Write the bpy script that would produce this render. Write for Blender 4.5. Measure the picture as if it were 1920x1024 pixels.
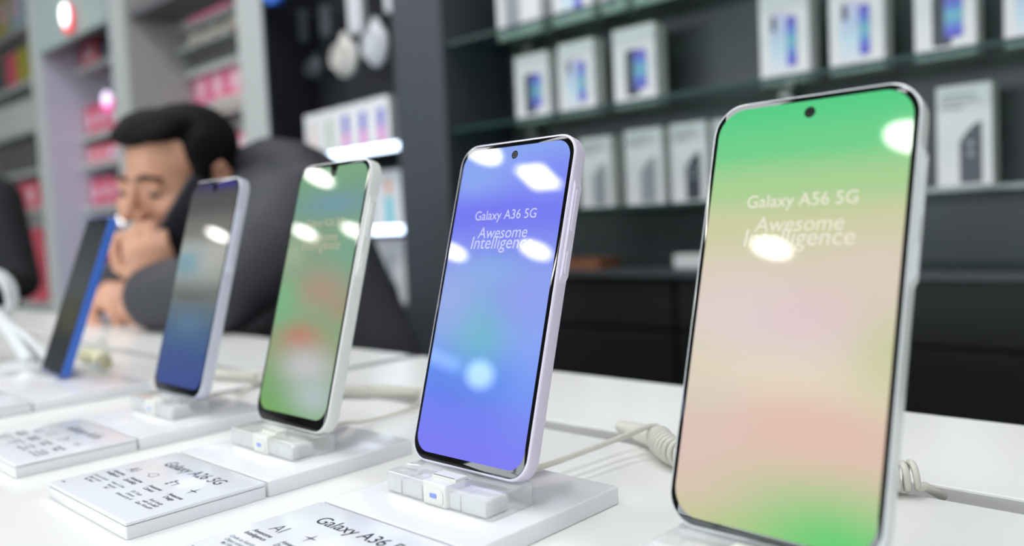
import bpy, bmesh, math, random
from mathutils import Vector, Matrix
random.seed(7)
D = bpy.data
C = bpy.context.scene.collection
for o in list(D.objects): D.objects.remove(o)
sc = bpy.context.scene

# ------------------------------------------------------------------ camera
Z0 = 0.9698                     # height of the phones' lower edges above the floor (counter top is 0.95)
ZC = -0.0198                    # counter top, relative to Z0
FPX, YAW, PIT, ROL, HC = 1569.3, math.radians(43.5607), math.radians(3.5313), math.radians(-2.7854), 0.11518
FW = Vector((-math.sin(YAW)*math.cos(PIT), math.cos(YAW)*math.cos(PIT), -math.sin(PIT)))
_r0 = Vector((math.cos(YAW), math.sin(YAW), 0)); _u0 = _r0.cross(FW)
RT = _r0*math.cos(ROL)+_u0*math.sin(ROL); UP = -_r0*math.sin(ROL)+_u0*math.cos(ROL)
cam_d = D.cameras.new('camera'); cam = D.objects.new('camera', cam_d); C.objects.link(cam)
cam_d.sensor_fit = 'HORIZONTAL'; cam_d.sensor_width = 36; cam_d.lens = FPX*36/1920
cam_d.clip_start = 0.02; cam_d.clip_end = 60
m = Matrix((RT, UP, -FW)).transposed().to_4x4(); m.translation = Vector((0, 0, HC+Z0)); cam.matrix_world = m
cam_d.dof.use_dof = True; cam_d.dof.focus_distance = 0.388; cam_d.dof.aperture_fstop = 4.4
sc.camera = cam

# ------------------------------------------------------------------ world, exposure
w = D.worlds.new('world'); sc.world = w; w.use_nodes = True
w.node_tree.nodes['Background'].inputs[0].default_value = (0.9, 0.95, 1, 1)
w.node_tree.nodes['Background'].inputs[1].default_value = 9.0  # outside level set to feed the added fill window
vs = sc.view_settings
vs.view_transform = 'Standard'; vs.look = 'None'; vs.gamma = 1; vs.exposure = 0.0; vs.use_curve_mapping = False
FILL_L, LAMP_L = 9.3, 38.0    # radiance of the added ceiling fill panels and of the round downlights

# ------------------------------------------------------------------ helpers
def ray(px, py): return FW + RT*((px-960)/FPX) - UP*((py-512)/FPX)
CP = Vector((0, 0, HC))
def PY(px, py, y): d = ray(px, py); return CP + d*(y/d.y)          # point of the view ray on the plane Y=y
def PZ(px, py, z): d = ray(px, py); return CP + d*((z-HC)/d.z)     # ... on the plane Z=z (Z0-relative)
def PD(px, py, k): return CP + ray(px, py)*k                        # ... at distance k along the optical axis

def lin(c):
    f = lambda v: v/12.92 if v <= .04045 else ((v+.055)/1.055)**2.4
    return tuple(f(v/255) for v in c[:3])+(1,)

def mat(name, col, rough=.5, metal=0, spec=.5, emit=None, es=0, var=.0, scale=40, coat=0, bump=0, trans=0, ior=1.5, alpha=1):
    m = D.materials.new(name); m.use_nodes = True
    nt = m.node_tree; b = nt.nodes['Principled BSDF']
    b.inputs['Base Color'].default_value = lin(col); b.inputs['Roughness'].default_value = rough
    b.inputs['Metallic'].default_value = metal; b.inputs['Specular IOR Level'].default_value = spec
    b.inputs['IOR'].default_value = ior; b.inputs['Coat Weight'].default_value = coat
    b.inputs['Coat Roughness'].default_value = .03; b.inputs['Transmission Weight'].default_value = trans
    b.inputs['Alpha'].default_value = alpha
    if emit: b.inputs['Emission Color'].default_value = lin(emit); b.inputs['Emission Strength'].default_value = es
    if var or bump:
        tc = nt.nodes.new('ShaderNodeTexCoord'); n = nt.nodes.new('ShaderNodeTexNoise')
        n.inputs['Scale'].default_value = scale; n.inputs['Detail'].default_value = 4
        nt.links.new(tc.outputs['Object'], n.inputs['Vector'])
        if var:
            mx = nt.nodes.new('ShaderNodeMix'); mx.data_type = 'RGBA'
            l = lin(col); mx.inputs[6].default_value = tuple(v*(1-var) for v in l[:3])+(1,)
            mx.inputs[7].default_value = tuple(min(1, v*(1+var)) for v in l[:3])+(1,)
            nt.links.new(n.outputs['Fac'], mx.inputs[0]); nt.links.new(mx.outputs[2], b.inputs['Base Color'])
        if bump:
            bp = nt.nodes.new('ShaderNodeBump'); bp.inputs['Strength'].default_value = bump; bp.inputs['Distance'].default_value = .002
            nt.links.new(n.outputs['Fac'], bp.inputs['Height']); nt.links.new(bp.outputs['Normal'], b.inputs['Normal'])
    return m

def clear_mat(name, tint, haze, haze_col, ior=1.5, rough=.03):
    """clear plastic or sheet glass: transparent body, a little milky scatter, Fresnel gloss"""
    m = D.materials.new(name); m.use_nodes = True; nt = m.node_tree; nt.nodes.clear()
    out = nt.nodes.new('ShaderNodeOutputMaterial'); t = nt.nodes.new('ShaderNodeBsdfTransparent'); d = nt.nodes.new('ShaderNodeBsdfDiffuse')
    g = nt.nodes.new('ShaderNodeBsdfGlossy'); f = nt.nodes.new('ShaderNodeFresnel'); a = nt.nodes.new('ShaderNodeMixShader'); b = nt.nodes.new('ShaderNodeMixShader')
    t.inputs[0].default_value = lin(tint); d.inputs[0].default_value = lin(haze_col); g.inputs['Roughness'].default_value = rough; f.inputs[0].default_value = ior
    a.inputs[0].default_value = haze
    ge = nt.nodes.new('ShaderNodeNewGeometry'); iv = nt.nodes.new('ShaderNodeMath'); iv.operation = 'SUBTRACT'; iv.inputs[0].default_value = 1
    ml_ = nt.nodes.new('ShaderNodeMath'); ml_.operation = 'MULTIPLY'; nt.links.new(ge.outputs['Backfacing'], iv.inputs[1]); nt.links.new(iv.outputs[0], ml_.inputs[0]); nt.links.new(f.outputs[0], ml_.inputs[1])
    nt.links.new(t.outputs[0], a.inputs[1]); nt.links.new(d.outputs[0], a.inputs[2])
    nt.links.new(ml_.outputs[0], b.inputs[0]); nt.links.new(a.outputs[0], b.inputs[1]); nt.links.new(g.outputs[0], b.inputs[2]); nt.links.new(b.outputs[0], out.inputs[0])
    return m

def wallpaper(name, ramp, blobs, k=1.0, ior=1.5):
    """lit phone display: vertical colour ramp with soft round colour fields, under glossy glass"""
    m = D.materials.new(name); m.use_nodes = True; nt = m.node_tree; b = nt.nodes['Principled BSDF']
    L = nt.links.new; N = nt.nodes.new
    b.inputs['Base Color'].default_value = (.004, .004, .005, 1); b.inputs['Roughness'].default_value = .03; b.inputs['IOR'].default_value = ior
    tc = N('ShaderNodeTexCoord'); sp = N('ShaderNodeSeparateXYZ'); L(tc.outputs['Generated'], sp.inputs[0])
    cr = N('ShaderNodeValToRGB'); cr.color_ramp.interpolation = 'EASE'
    e = cr.color_ramp.elements
    while len(e) < len(ramp): e.new(.5)
    for i, (p, c) in enumerate(sorted(ramp)): e[i].position = p; e[i].color = lin(c)
    L(sp.outputs['Z'], cr.inputs[0]); cur = cr.outputs[0]
    cb = N('ShaderNodeCombineXYZ'); L(sp.outputs['X'], cb.inputs[0]); L(sp.outputs['Z'], cb.inputs[1])
    for (u, v, su, sv, col, s) in blobs:
        a = N('ShaderNodeVectorMath'); a.operation = 'SUBTRACT'; L(cb.outputs[0], a.inputs[0]); a.inputs[1].default_value = (u, v, 0)
        q = N('ShaderNodeVectorMath'); q.operation = 'MULTIPLY'; L(a.outputs[0], q.inputs[0]); q.inputs[1].default_value = (1/su, 1/sv, 0)
        d = N('ShaderNodeVectorMath'); d.operation = 'DOT_PRODUCT'; L(q.outputs[0], d.inputs[0]); L(q.outputs[0], d.inputs[1])
        n = N('ShaderNodeMath'); n.operation = 'MULTIPLY'; L(d.outputs['Value'], n.inputs[0]); n.inputs[1].default_value = -1
        x = N('ShaderNodeMath'); x.operation = 'EXPONENT'; L(n.outputs[0], x.inputs[0])
        y = N('ShaderNodeMath'); y.operation = 'MULTIPLY'; L(x.outputs[0], y.inputs[0]); y.inputs[1].default_value = s
        mx = N('ShaderNodeMix'); mx.data_type = 'RGBA'; L(y.outputs[0], mx.inputs[0]); L(cur, mx.inputs[6]); mx.inputs[7].default_value = lin(col)
        cur = mx.outputs[2]
    L(cur, b.inputs['Emission Color']); b.inputs['Emission Strength'].default_value = k
    return m

def obj(name, bm, m, parent=None, smooth=None, label=None):
    me = D.meshes.new(name)
    if isinstance(bm, bmesh.types.BMesh):
        bm.normal_update(); bm.to_mesh(me); bm.free()
    else: me = bm
    o = D.objects.new(name, me); C.objects.link(o)
    if m: me.materials.clear(); me.materials.append(m)
    if smooth is not None:
        me.polygons.foreach_set('use_smooth', [True]*len(me.polygons))
        if smooth < 179:
            me.set_sharp_from_angle(angle=math.radians(smooth))
    if parent: o.parent = parent
    if label: o['label'] = label
    return o

def thing(name, label, cat, loc=(0, 0, 0), rot=(0, 0, 0), group=None):
    o = D.objects.new(name, None); C.objects.link(o); o.empty_display_size = .02
    o.location = (loc[0], loc[1], loc[2]+Z0); o.rotation_euler = rot
    o['label'] = label; o['category'] = cat
    if group: o['group'] = group
    return o

def tag(o, label, cat, group=None):
    o['label'] = label; o['category'] = cat
    if group: o['group'] = group
    return o

def dup(root, loc, rot=None, label=None):
    r = root.copy(); C.objects.link(r); r.location = (loc[0], loc[1], loc[2]+Z0)
    if rot: r.rotation_euler = rot
    if label: r['label'] = label
    for ch in list(root.children):
        c = ch.copy(); C.objects.link(c); c.parent = r
        for g in list(ch.children):
            d = g.copy(); C.objects.link(d); d.parent = c
    return r

def box(bm, x0, x1, y0, y1, z0, z1, bev=0):
    r = bmesh.ops.create_cube(bm, size=1); vs_ = r['verts']
    for v in vs_: v.co = Vector(((x0+x1)/2+v.co.x*(x1-x0), (y0+y1)/2+v.co.y*(y1-y0), (z0+z1)/2+v.co.z*(z1-z0)))
    if bev:
        ed = list({e for v in vs_ for e in v.link_edges})
        bmesh.ops.bevel(bm, geom=ed, offset=bev, segments=2, affect='EDGES', profile=.5)
    return bm
def Bx(*a, bev=0): return box(bmesh.new(), *a, bev=bev)

def outline(w, h, r, n=8):
    p = []; r = max(r, 1e-5)
    for cx, cy, a0 in ((w/2-r, h/2-r, 0), (-w/2+r, h/2-r, 90), (-w/2+r, -h/2+r, 180), (w/2-r, -h/2+r, 270)):
        for i in range(n+1):
            a = math.radians(a0+90*i/n); p.append((cx+r*math.cos(a), cy+r*math.sin(a)))
    return p

def slab(w, h, t, r, bev=0, n=8, axis='y', bm=None, off=(0, 0, 0), caps=(True, True), bs=3):
    """rounded rectangle w x h extruded by t with rolled edges.  axis y: stands in x-z, front at y=0; axis z: lies in x-y, bottom at z=0"""
    bm = bm or bmesh.new(); prof = []
    if bev:
        for i in range(bs+1):
            a = math.pi/2*i/bs; prof.append((bev*(1-math.sin(a)), bev*(1-math.cos(a))))
        prof = prof + [(i_, t-d) for i_, d in reversed(prof)]
    else: prof = [(0, 0), (0, t)]
    rings = []
    for ins, d in prof:
        ring = []
        for x, y in outline(w-2*ins, h-2*ins, r-ins, n):
            co = (x, d, y) if axis == 'y' else (x, y, d)
            ring.append(bm.verts.new(Vector(co)+Vector(off)))
        rings.append(ring)
    for a, b in zip(rings, rings[1:]):
        for i in range(len(a)):
            j = (i+1) % len(a)
            bm.faces.new((a[i], a[j], b[j], b[i]))
    if caps[0]: bm.faces.new(list(reversed(rings[0])))
    if caps[1]: bm.faces.new(rings[-1])
    bmesh.ops.recalc_face_normals(bm, faces=bm.faces[:])
    return bm

def plate(w, h, r, y, off=(0, 0), n=8, bm=None):
    """flat rounded rectangle facing -y"""
    bm = bm or bmesh.new()
    bm.faces.new([bm.verts.new((off[0]+x, y, off[1]+z)) for x, z in outline(w, h, r, n)])
    return bm

def disc(bm, x, y, z, r, n=24):
    bm.faces.new([bm.verts.new((x+r*math.cos(2*math.pi*i/n), y, z+r*math.sin(2*math.pi*i/n))) for i in range(n)]); return bm

def tube(bm, pts, rad, n=8):
    pts = [Vector(p) for p in pts]; rads = rad if isinstance(rad, (list, tuple)) else [rad]*len(pts)
    t0 = (pts[1]-pts[0]).normalized(); nrm = t0.orthogonal().normalized(); rings = []
    for i, p in enumerate(pts):
        t = (pts[min(i+1, len(pts)-1)]-pts[max(i-1, 0)]).normalized()
        nrm = (nrm-t*nrm.dot(t)); nrm = nrm.normalized() if nrm.length > 1e-6 else t.orthogonal().normalized()
        bn = t.cross(nrm)
        rings.append([bm.verts.new(p+(nrm*math.cos(2*math.pi*k/n)+bn*math.sin(2*math.pi*k/n))*rads[i]) for k in range(n)])
    for a, b in zip(rings, rings[1:]):
        for k in range(n): bm.faces.new((a[k], a[(k+1) % n], b[(k+1) % n], b[k]))
    bm.faces.new(list(reversed(rings[0]))); bm.faces.new(rings[-1])
    return bm

def spline(pts, n=12):
    pts = [Vector(p) for p in pts]; out = []
    P = [pts[0]*2-pts[1]]+pts+[pts[-1]*2-pts[-2]]
    for i in range(1, len(P)-2):
        a, b, c, d = P[i-1:i+3]
        for k in range(n):
            t = k/n; out.append(.5*((2*b)+(c-a)*t+(2*a-5*b+4*c-d)*t*t+(3*b-a-3*c+d)*t**3))
    out.append(pts[-1]); return out

def helix(path, R, pitch, seg=14):
    pts = spline(path, 30); L = [0]
    for a, b in zip(pts, pts[1:]): L.append(L[-1]+(b-a).length)
    out = []; N = int(L[-1]/pitch*seg); j = 0
    for i in range(N+1):
        s = L[-1]*i/N
        while j < len(L)-2 and L[j+1] < s: j += 1
        f = (s-L[j])/(L[j+1]-L[j]); p = pts[j].lerp(pts[j+1], f); t = (pts[j+1]-pts[j]).normalized()
        a = Vector((0, 0, 1)); a = (a-t*a.dot(t)).normalized(); b = t.cross(a); th = 2*math.pi*i/seg
        out.append(p+a*R*math.cos(th)+b*R*math.sin(th))
    return out

def ellipsoid(bm, c, r, rot=None, u=20, v=14):
    M = Matrix.Translation(Vector(c)) @ (rot.to_matrix().to_4x4() if rot else Matrix.Identity(4)) @ Matrix.Diagonal((r[0], r[1], r[2], 1))
    bmesh.ops.create_uvsphere(bm, u_segments=u, v_segments=v, radius=1, matrix=M); return bm

def limb(bm, pts, rads, n=14):
    """tapering closed limb with round ends"""
    pts = [Vector(p) for p in pts]
    tube(bm, pts, list(rads), n)
    for p, r in zip(pts, rads): ellipsoid(bm, p, (r, r, r), u=n, v=8)
    return bm

def fuse(bm, voxel, smooth=4):
    """union of overlapping closed shapes into one continuous skin"""
    me = D.meshes.new('fuse'); bm.to_mesh(me); bm.free(); o = D.objects.new('fuse', me); C.objects.link(o)
    r = o.modifiers.new('r', 'REMESH'); r.mode = 'VOXEL'; r.voxel_size = voxel; r.use_smooth_shade = True
    s = o.modifiers.new('s', 'SMOOTH'); s.iterations = smooth; s.factor = .5
    dg = bpy.context.evaluated_depsgraph_get(); dg.update()
    out = D.meshes.new_from_object(o.evaluated_get(dg)); D.objects.remove(o); D.meshes.remove(me)
    return out

def text_mesh(lines, size, align='CENTER', shear=0, spacing=1.0, leading=1.0, bold=0, width=None):
    cu = D.curves.new('text', 'FONT'); cu.body = lines; cu.size = size; cu.align_x = align; cu.shear = shear
    cu.space_character = spacing; cu.space_line = leading; cu.offset = bold; cu.resolution_u = 4; cu.fill_mode = 'FRONT'
    o = D.objects.new('text', cu); C.objects.link(o)
    dg = bpy.context.evaluated_depsgraph_get(); dg.update()
    me = D.meshes.new_from_object(o.evaluated_get(dg)); D.objects.remove(o); D.curves.remove(cu)
    if width:
        xs = [v.co.x for v in me.vertices]; k = width/(max(xs)-min(xs))
        for v in me.vertices: v.co *= k
    return me
def move_mesh(me, M): me.transform(M); return me
STAND = Matrix.Rotation(math.pi/2, 4, 'X')        # text lying in x-y -> standing in x-z, facing -y

# ------------------------------------------------------------------ materials
M = {}
M['floor'] = mat('floor_tile', (120, 118, 114), .35, var=.06, scale=3)
M['ceiling'] = mat('ceiling_paint', (118, 120, 120), .9)
M['wall'] = mat('wall_paint', (190, 192, 190), .8, var=.03, scale=2)
M['cab_black'] = mat('black_cabinet_laminate', (22, 25, 28), .45, var=.1, scale=6)
M['black_panel'] = mat('black_laminate', (68, 72, 75), .45, var=.1, scale=6)
M['navy_panel'] = mat('dark_navy_laminate', (24, 27, 35), .5, var=.1, scale=6)
M['pillar'] = mat('slate_grey_laminate', (58, 64, 72), .5, var=.04, scale=4)
M['counter'] = mat('white_gloss_laminate', (243, 243, 240), .2, var=.012, scale=9, spec=.22)
M['channel'] = mat('grey_channel', (140, 142, 142), .5)
M['base_white'] = mat('white_acrylic_sheet', (240, 240, 243), .12, spec=.5, var=.008, scale=30)
M['card_white'] = mat('printed_card_white', (238, 241, 246), .16, spec=.5)
M['seam'] = mat('seam_shadow_gap', (165, 163, 160), .7)  # grey line of the joint under the card cover
M['ink'] = mat('dark_navy_ink', (38, 52, 68), .4)
M['ink_grey'] = mat('grey_ink', (96, 106, 118), .4)
M['acrylic'] = clear_mat('clear_acrylic', (254, 254, 254), .32, (244, 245, 244), 1.49)
M['frost'] = mat('frosted_insert', (214, 216, 215), .4)
M['clip'] = mat('milky_plastic', (228, 228, 222), .3)
M['indicator'] = mat('blue_indicator', (120, 140, 205), .3, emit=(120, 140, 210), es=.35)
M['connector'] = mat('connector_brown', (120, 92, 84), .4, metal=.3)
M['glass_black'] = mat('black_cover_glass', (12, 11, 13), .03, ior=1.5)
M['lens'] = mat('lens_glass', (28, 30, 32), .05, coat=.5)
M['lens_ring'] = mat('lens_ring', (70, 72, 68), .25, metal=.6)
M['frame_lavender'] = mat('lavender_frame', (222, 216, 234), .3, spec=.5)
M['frame_silver'] = mat('silver_frame', (226, 230, 230), .24, metal=.25)
M['frame_white'] = mat('white_frame', (238, 238, 236), .35)
M['frame_lilac'] = mat('pale_lilac_frame', (214, 216, 230), .25, metal=.2)
M['frame_blue'] = mat('blue_frame', (62, 112, 205), .3)
M['cable'] = mat('ivory_cable', (226, 224, 212), .4, var=.05, scale=300)
M['cable_white'] = mat('white_cable', (214, 217, 218), .4)
M['cable_yellow'] = mat('yellowed_cable', (216, 212, 178), .45)
M['txt_white'] = mat('screen_text_white', (10, 10, 10), .03, emit=(202, 208, 248), es=1)
M['txt_pale'] = mat('screen_text_pale', (10, 10, 10), .03, emit=(236, 232, 214), es=1)
M['txt_tan'] = mat('screen_text_tan', (10, 10, 10), .03, emit=(182, 178, 152), es=1)
M['glass'] = clear_mat('shelf_glass', (206, 226, 219), .03, (90, 130, 118), 1.5)
M['glass_edge'] = mat('shelf_glass_edge', (44, 74, 68), .15, spec=.6)
M['pane'] = clear_mat('window_pane', (250, 252, 251), .0, (255, 255, 255), 1.2)
M['metal'] = mat('brushed_metal', (150, 152, 150), .35, metal=.8)
M['box_white'] = mat('white_carton', (226, 225, 226), .45, var=.015, scale=20)
M['box_side'] = mat('carton_side_warm', (196, 190, 180), .5)
M['print_dark'] = mat('print_dark_phone', (58, 64, 76), .4)
M['print_grey'] = mat('print_grey_phone', (150, 156, 164), .4)
M['print_text'] = mat('print_grey_text', (150, 152, 158), .5)
M['print_blue'] = mat('print_blue', (92, 98, 200), .4)
M['led'] = mat('led_strip', (240, 245, 255), .5, emit=(205, 226, 255), es=5.0)
M['white_panel'] = mat('white_shelf_panel', (180, 184, 183), .5, var=.02, scale=4)
M['grey_panel'] = mat('grey_shelf_panel', (176, 178, 176), .5, var=.02, scale=4)
M['lav_panel'] = mat('lavender_shelf_panel', (212, 212, 232), .5)  # white panel; purple light painted into its colour
M['skin'] = mat('skin', (205, 152, 124), .5, var=.06, scale=30)
M['hair'] = mat('black_hair', (17, 15, 15), .8, spec=.2, var=.4, scale=120, bump=.5)
M['brow'] = mat('eyebrow_hair', (52, 38, 32), .7)
M['lip'] = mat('lip', (176, 112, 98), .5)
M['eye'] = mat('eye_dark', (42, 30, 26), .2)
M['jacket'] = mat('charcoal_jacket', (58, 59, 65), .75, var=.25, scale=18, bump=.3)
M['hood'] = mat('dark_hood', (52, 53, 58), .8, var=.25, scale=25, bump=.3)
M['black_coat'] = mat('black_coat', (27, 29, 33), .8, var=.2, scale=20, bump=.3)
M['trousers'] = mat('dark_trousers', (36, 38, 46), .8)
M['handset'] = mat('dark_phone_case', (38, 40, 46), .35)

def ramp_print(name, ramp, axis='Z', rough=.4):
    m = D.materials.new(name); m.use_nodes = True; nt = m.node_tree; b = nt.nodes['Principled BSDF']; b.inputs['Roughness'].default_value = rough
    tc = nt.nodes.new('ShaderNodeTexCoord'); sp = nt.nodes.new('ShaderNodeSeparateXYZ'); cr = nt.nodes.new('ShaderNodeValToRGB')
    e = cr.color_ramp.elements
    while len(e) < len(ramp): e.new(.5)
    for i, (p, c) in enumerate(sorted(ramp)): e[i].position = p; e[i].color = lin(c)
    nt.links.new(tc.outputs['Generated'], sp.inputs[0]); nt.links.new(sp.outputs[axis], cr.inputs[0]); nt.links.new(cr.outputs[0], b.inputs['Base Color']); return m
M['p_blue_fade'] = ramp_print('print_blue_to_teal', [(0, (84, 78, 190)), (.2, (96, 108, 208)), (.5, (112, 188, 200)), (.75, (96, 120, 212)), (1, (104, 84, 190))])
M['p_sky_fade'] = ramp_print('print_pale_sky', [(0, (222, 222, 232)), (.35, (196, 220, 232)), (.75, (190, 200, 232)), (1, (206, 200, 226))])
M['p_stripe_pink'] = ramp_print('print_stripe_magenta_blue', [(0, (228, 150, 205)), (.5, (208, 112, 188)), (.62, (110, 100, 190)), (1, (90, 105, 190))])
M['p_stripe_green'] = ramp_print('print_stripe_green', [(0, (200, 206, 198)), (.7, (170, 196, 172)), (1, (196, 200, 196))])
M['p_stripe_red'] = ramp_print('print_stripe_rose', [(0, (226, 196, 196)), (.5, (222, 200, 198)), (1, (212, 208, 206))])
M['p_teal'] = ramp_print('print_teal_orange', [(0, (70, 190, 200)), (.6, (120, 212, 216)), (.66, (226, 200, 190)), (1, (240, 170, 130))])

# ------------------------------------------------------------------ room shell
def struct(name, bm, m, loc=(0, 0, 0), parent=None):
    o = obj(name, bm, m, parent)
    if not parent: o.location = (loc[0], loc[1], loc[2]+Z0); o['kind'] = 'structure'
    return o
XL, XR, YB, YF, ZF, ZT = -9.6, 2.4, 2.1, -6.4, -Z0, 1.9
struct('floor', Bx(XL, XR, YF, YB, ZF-.1, ZF), M['floor'])
struct('ceiling', Bx(XL, XR, YF, YB, ZT, ZT+.1), M['ceiling'])
struct('wall_back', Bx(XL, XR, YB, YB+.1, ZF, ZT), M['wall'])
WX0, WX1, WZ0, WZ1 = -6.5, 1.8, ZF+.15, 1.05
bm = Bx(XL, WX0, YF-.1, YF, ZF, ZT); box(bm, WX1, XR, YF-.1, YF, ZF, ZT); box(bm, WX0, WX1, YF-.1, YF, ZF, WZ0); box(bm, WX0, WX1, YF-.1, YF, WZ1, ZT)
struct('wall_front', bm, M['wall'])
fill_win = struct('window_1', Bx(WX0, WX1, YF-.06, YF-.054, WZ0, WZ1), M['pane'])  # unseen window added behind the camera to light front-facing surfaces
for k in range(5):
    xw = WX0+(WX1-WX0)*k/4; obj('window_frame', Bx(xw-.03, xw+.03, YF-.09, YF-.02, WZ0, WZ1), M['frame_white'], fill_win)
struct('pavement', Bx(XL-6, XR+6, YF-12, YF-.1, ZF-.1, ZF-.02), mat('grey_pavement', (92, 92, 90), .8, var=.1, scale=4))  # unseen ground added to block light rising through the fill window
pl_ = D.lights.new('window_portal', 'AREA'); pl_.shape = 'RECTANGLE'; pl_.size = WX1-WX0; pl_.size_y = WZ1-WZ0; pl_.cycles.is_portal = True
po = D.objects.new('window_portal', pl_); C.objects.link(po); po.location = ((WX0+WX1)/2, YF-.11, (WZ0+WZ1)/2+Z0); po.rotation_euler = (math.pi/2, 0, 0)
struct('wall_left', Bx(XL-.1, XL, YF, YB, ZF, ZT), M['wall'])
struct('wall_right', Bx(XR, XR+.1, YF, YB, ZF, ZT), M['wall'])

# ceiling lamps: downlights stand where their mirror images fall; large panels are added fill
L_round = mat('lamp_diffuser', (250, 250, 245), .4, emit=(255, 253, 244), es=LAMP_L)
L_fill = mat('panel_diffuser', (250, 250, 250), .4, emit=(250, 252, 255), es=FILL_L)
spots = [(-7.16, -2.52), (-4.63, -1.84), (-5.71, -2.49), (-5.06, -2.50), (-4.04, -2.61), (-2.94, -1.68), (-3.31, -2.61), (-2.0, -2.70), (-1.11, -1.95)]
lamp0 = None
for i, (x, y) in enumerate(spots):
    lab = 'round white recessed ceiling downlight mirrored as a white spot on a phone screen'
    if lamp0 is None:
        lamp0 = thing('ceiling_downlight', lab, 'ceiling light', (x, y, ZT), group='round downlights in the ceiling')
        bm = bmesh.new()
        bmesh.ops.create_cone(bm, cap_ends=True, segments=32, radius1=.1, radius2=.11, depth=.012, matrix=Matrix.Translation((0, 0, -.006)))
        obj('rim', bm, M['frame_white'], lamp0)
        bm = bmesh.new(); bmesh.ops.create_circle(bm, cap_ends=True, segments=32, radius=.09, matrix=Matrix.Translation((0, 0, -.0135)) @ Matrix.Rotation(math.pi, 4, 'X'))
        obj('diffuser', bm, L_round, lamp0)
    else: dup(lamp0, (x, y, ZT))
def panel_light(x, y, sx, sy, lab, grp=None, dm=None):
    t = thing('ceiling_panel_light', lab, 'ceiling light', (x, y, ZT), group=grp)
    bm = bmesh.new(); box(bm, -sx/2-.02, sx/2+.02, -sy/2-.02, sy/2+.02, -.012, 0); obj('frame', bm, M['frame_white'], t)
    bm = bmesh.new(); bm.faces.new([bm.verts.new(p) for p in ((-sx/2, -sy/2, -.0135), (-sx/2, sy/2, -.0135), (sx/2, sy/2, -.0135), (sx/2, -sy/2, -.0135))]); obj('diffuser', bm, dm or L_fill, t)
    return t
panel_light(-2.76, -1.92, .17, .17, 'small square white ceiling panel light behind the camera', dm=L_round)
for y, wh in ((.5, 'near'), (-.75, 'far')):  # unseen fill panels added to raise the overall light
    for x, nm in zip((1.1, -.3, -1.6, -2.9, -4.4), ('first', 'second', 'third', 'fourth', 'fifth')):
        panel_light(x, y, .6, .6, 'large square ceiling panel light, %s from the right in the row %s the counter' % (nm, 'nearest to' if wh == 'near' else 'farther from'), 'square panel lights of the shop ceiling')
# ------------------------------------------------------------------ dark wall unit with glass shelves (right)
YS, YP = 1.40, 1.62           # shelf front edge, back panel
SH = {'A': .545, 'B': .337, 'C': .128}
X0, X1 = -1.512, .32
wall_unit = thing('shelving_unit', 'dark charcoal wall shelving with glass shelves holding white phone cartons', 'shelving', (X0, YP, ZF))
def W(*a): return Bx(a[0]-X0, a[1]-X0, a[2]-YP, a[3]-YP, a[4]-ZF, a[5]-ZF)
obj('back_panel', W(X0, X1, YP, YP+.03, .0, 1.3), M['black_panel'], wall_unit)
bc = obj('base_cabinet', W(X0, X1, 1.42, YP+.03, ZF, -.008), M['cab_black'], wall_unit)
obj('ledge', W(X0, X1, 1.385, YP, -.008, .004), M['black_panel'], wall_unit)
for z0, z1 in ((-.11, -.012), (-.32, -.118), (-.94, -.328)):
    for k in range(3):
        xa = X0+.01+k*.61; obj('drawer_front', W(xa, xa+.6, 1.402, 1.42, z0, z1), M['cab_black'], wall_unit)
for k, z in SH.items():
    g = obj('glass_shelf', W(X0, X1, YS, YP, z, z+.008), M['glass'], wall_unit)
    e = obj('glass_edge', W(X0, X1, YS-.0015, YS, z, z+.008), M['glass_edge'], g, label='dark green polished front edge of a glass shelf')
for zk in ('A', 'B', 'C'):
    for x in (-1.41, -.74, .0):
        bm = W(x-.012, x+.012, YP-.045, YP, SH[zk]-.012, SH[zk]); box(bm, x-.006-X0, x+.006-X0, -.02, 0, SH[zk]-.04-ZF, SH[zk]-.012-ZF)
        obj('shelf_bracket', bm, M['metal'], wall_unit)
# slate pillar
px0, px1 = -1.70, -1.514
pil = thing('pillar', 'slate grey vertical pillar between the two dark shelving units', 'pillar', ((px0+px1)/2, 1.5, ZF))
obj('shaft', Bx(-.093, .093, -.115, .15, .06, 2.85, bev=.004), M['pillar'], pil)
obj('plinth', Bx(-.0935, .0935, -.12, .15, 0, .06), M['navy_panel'], pil)

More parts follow.
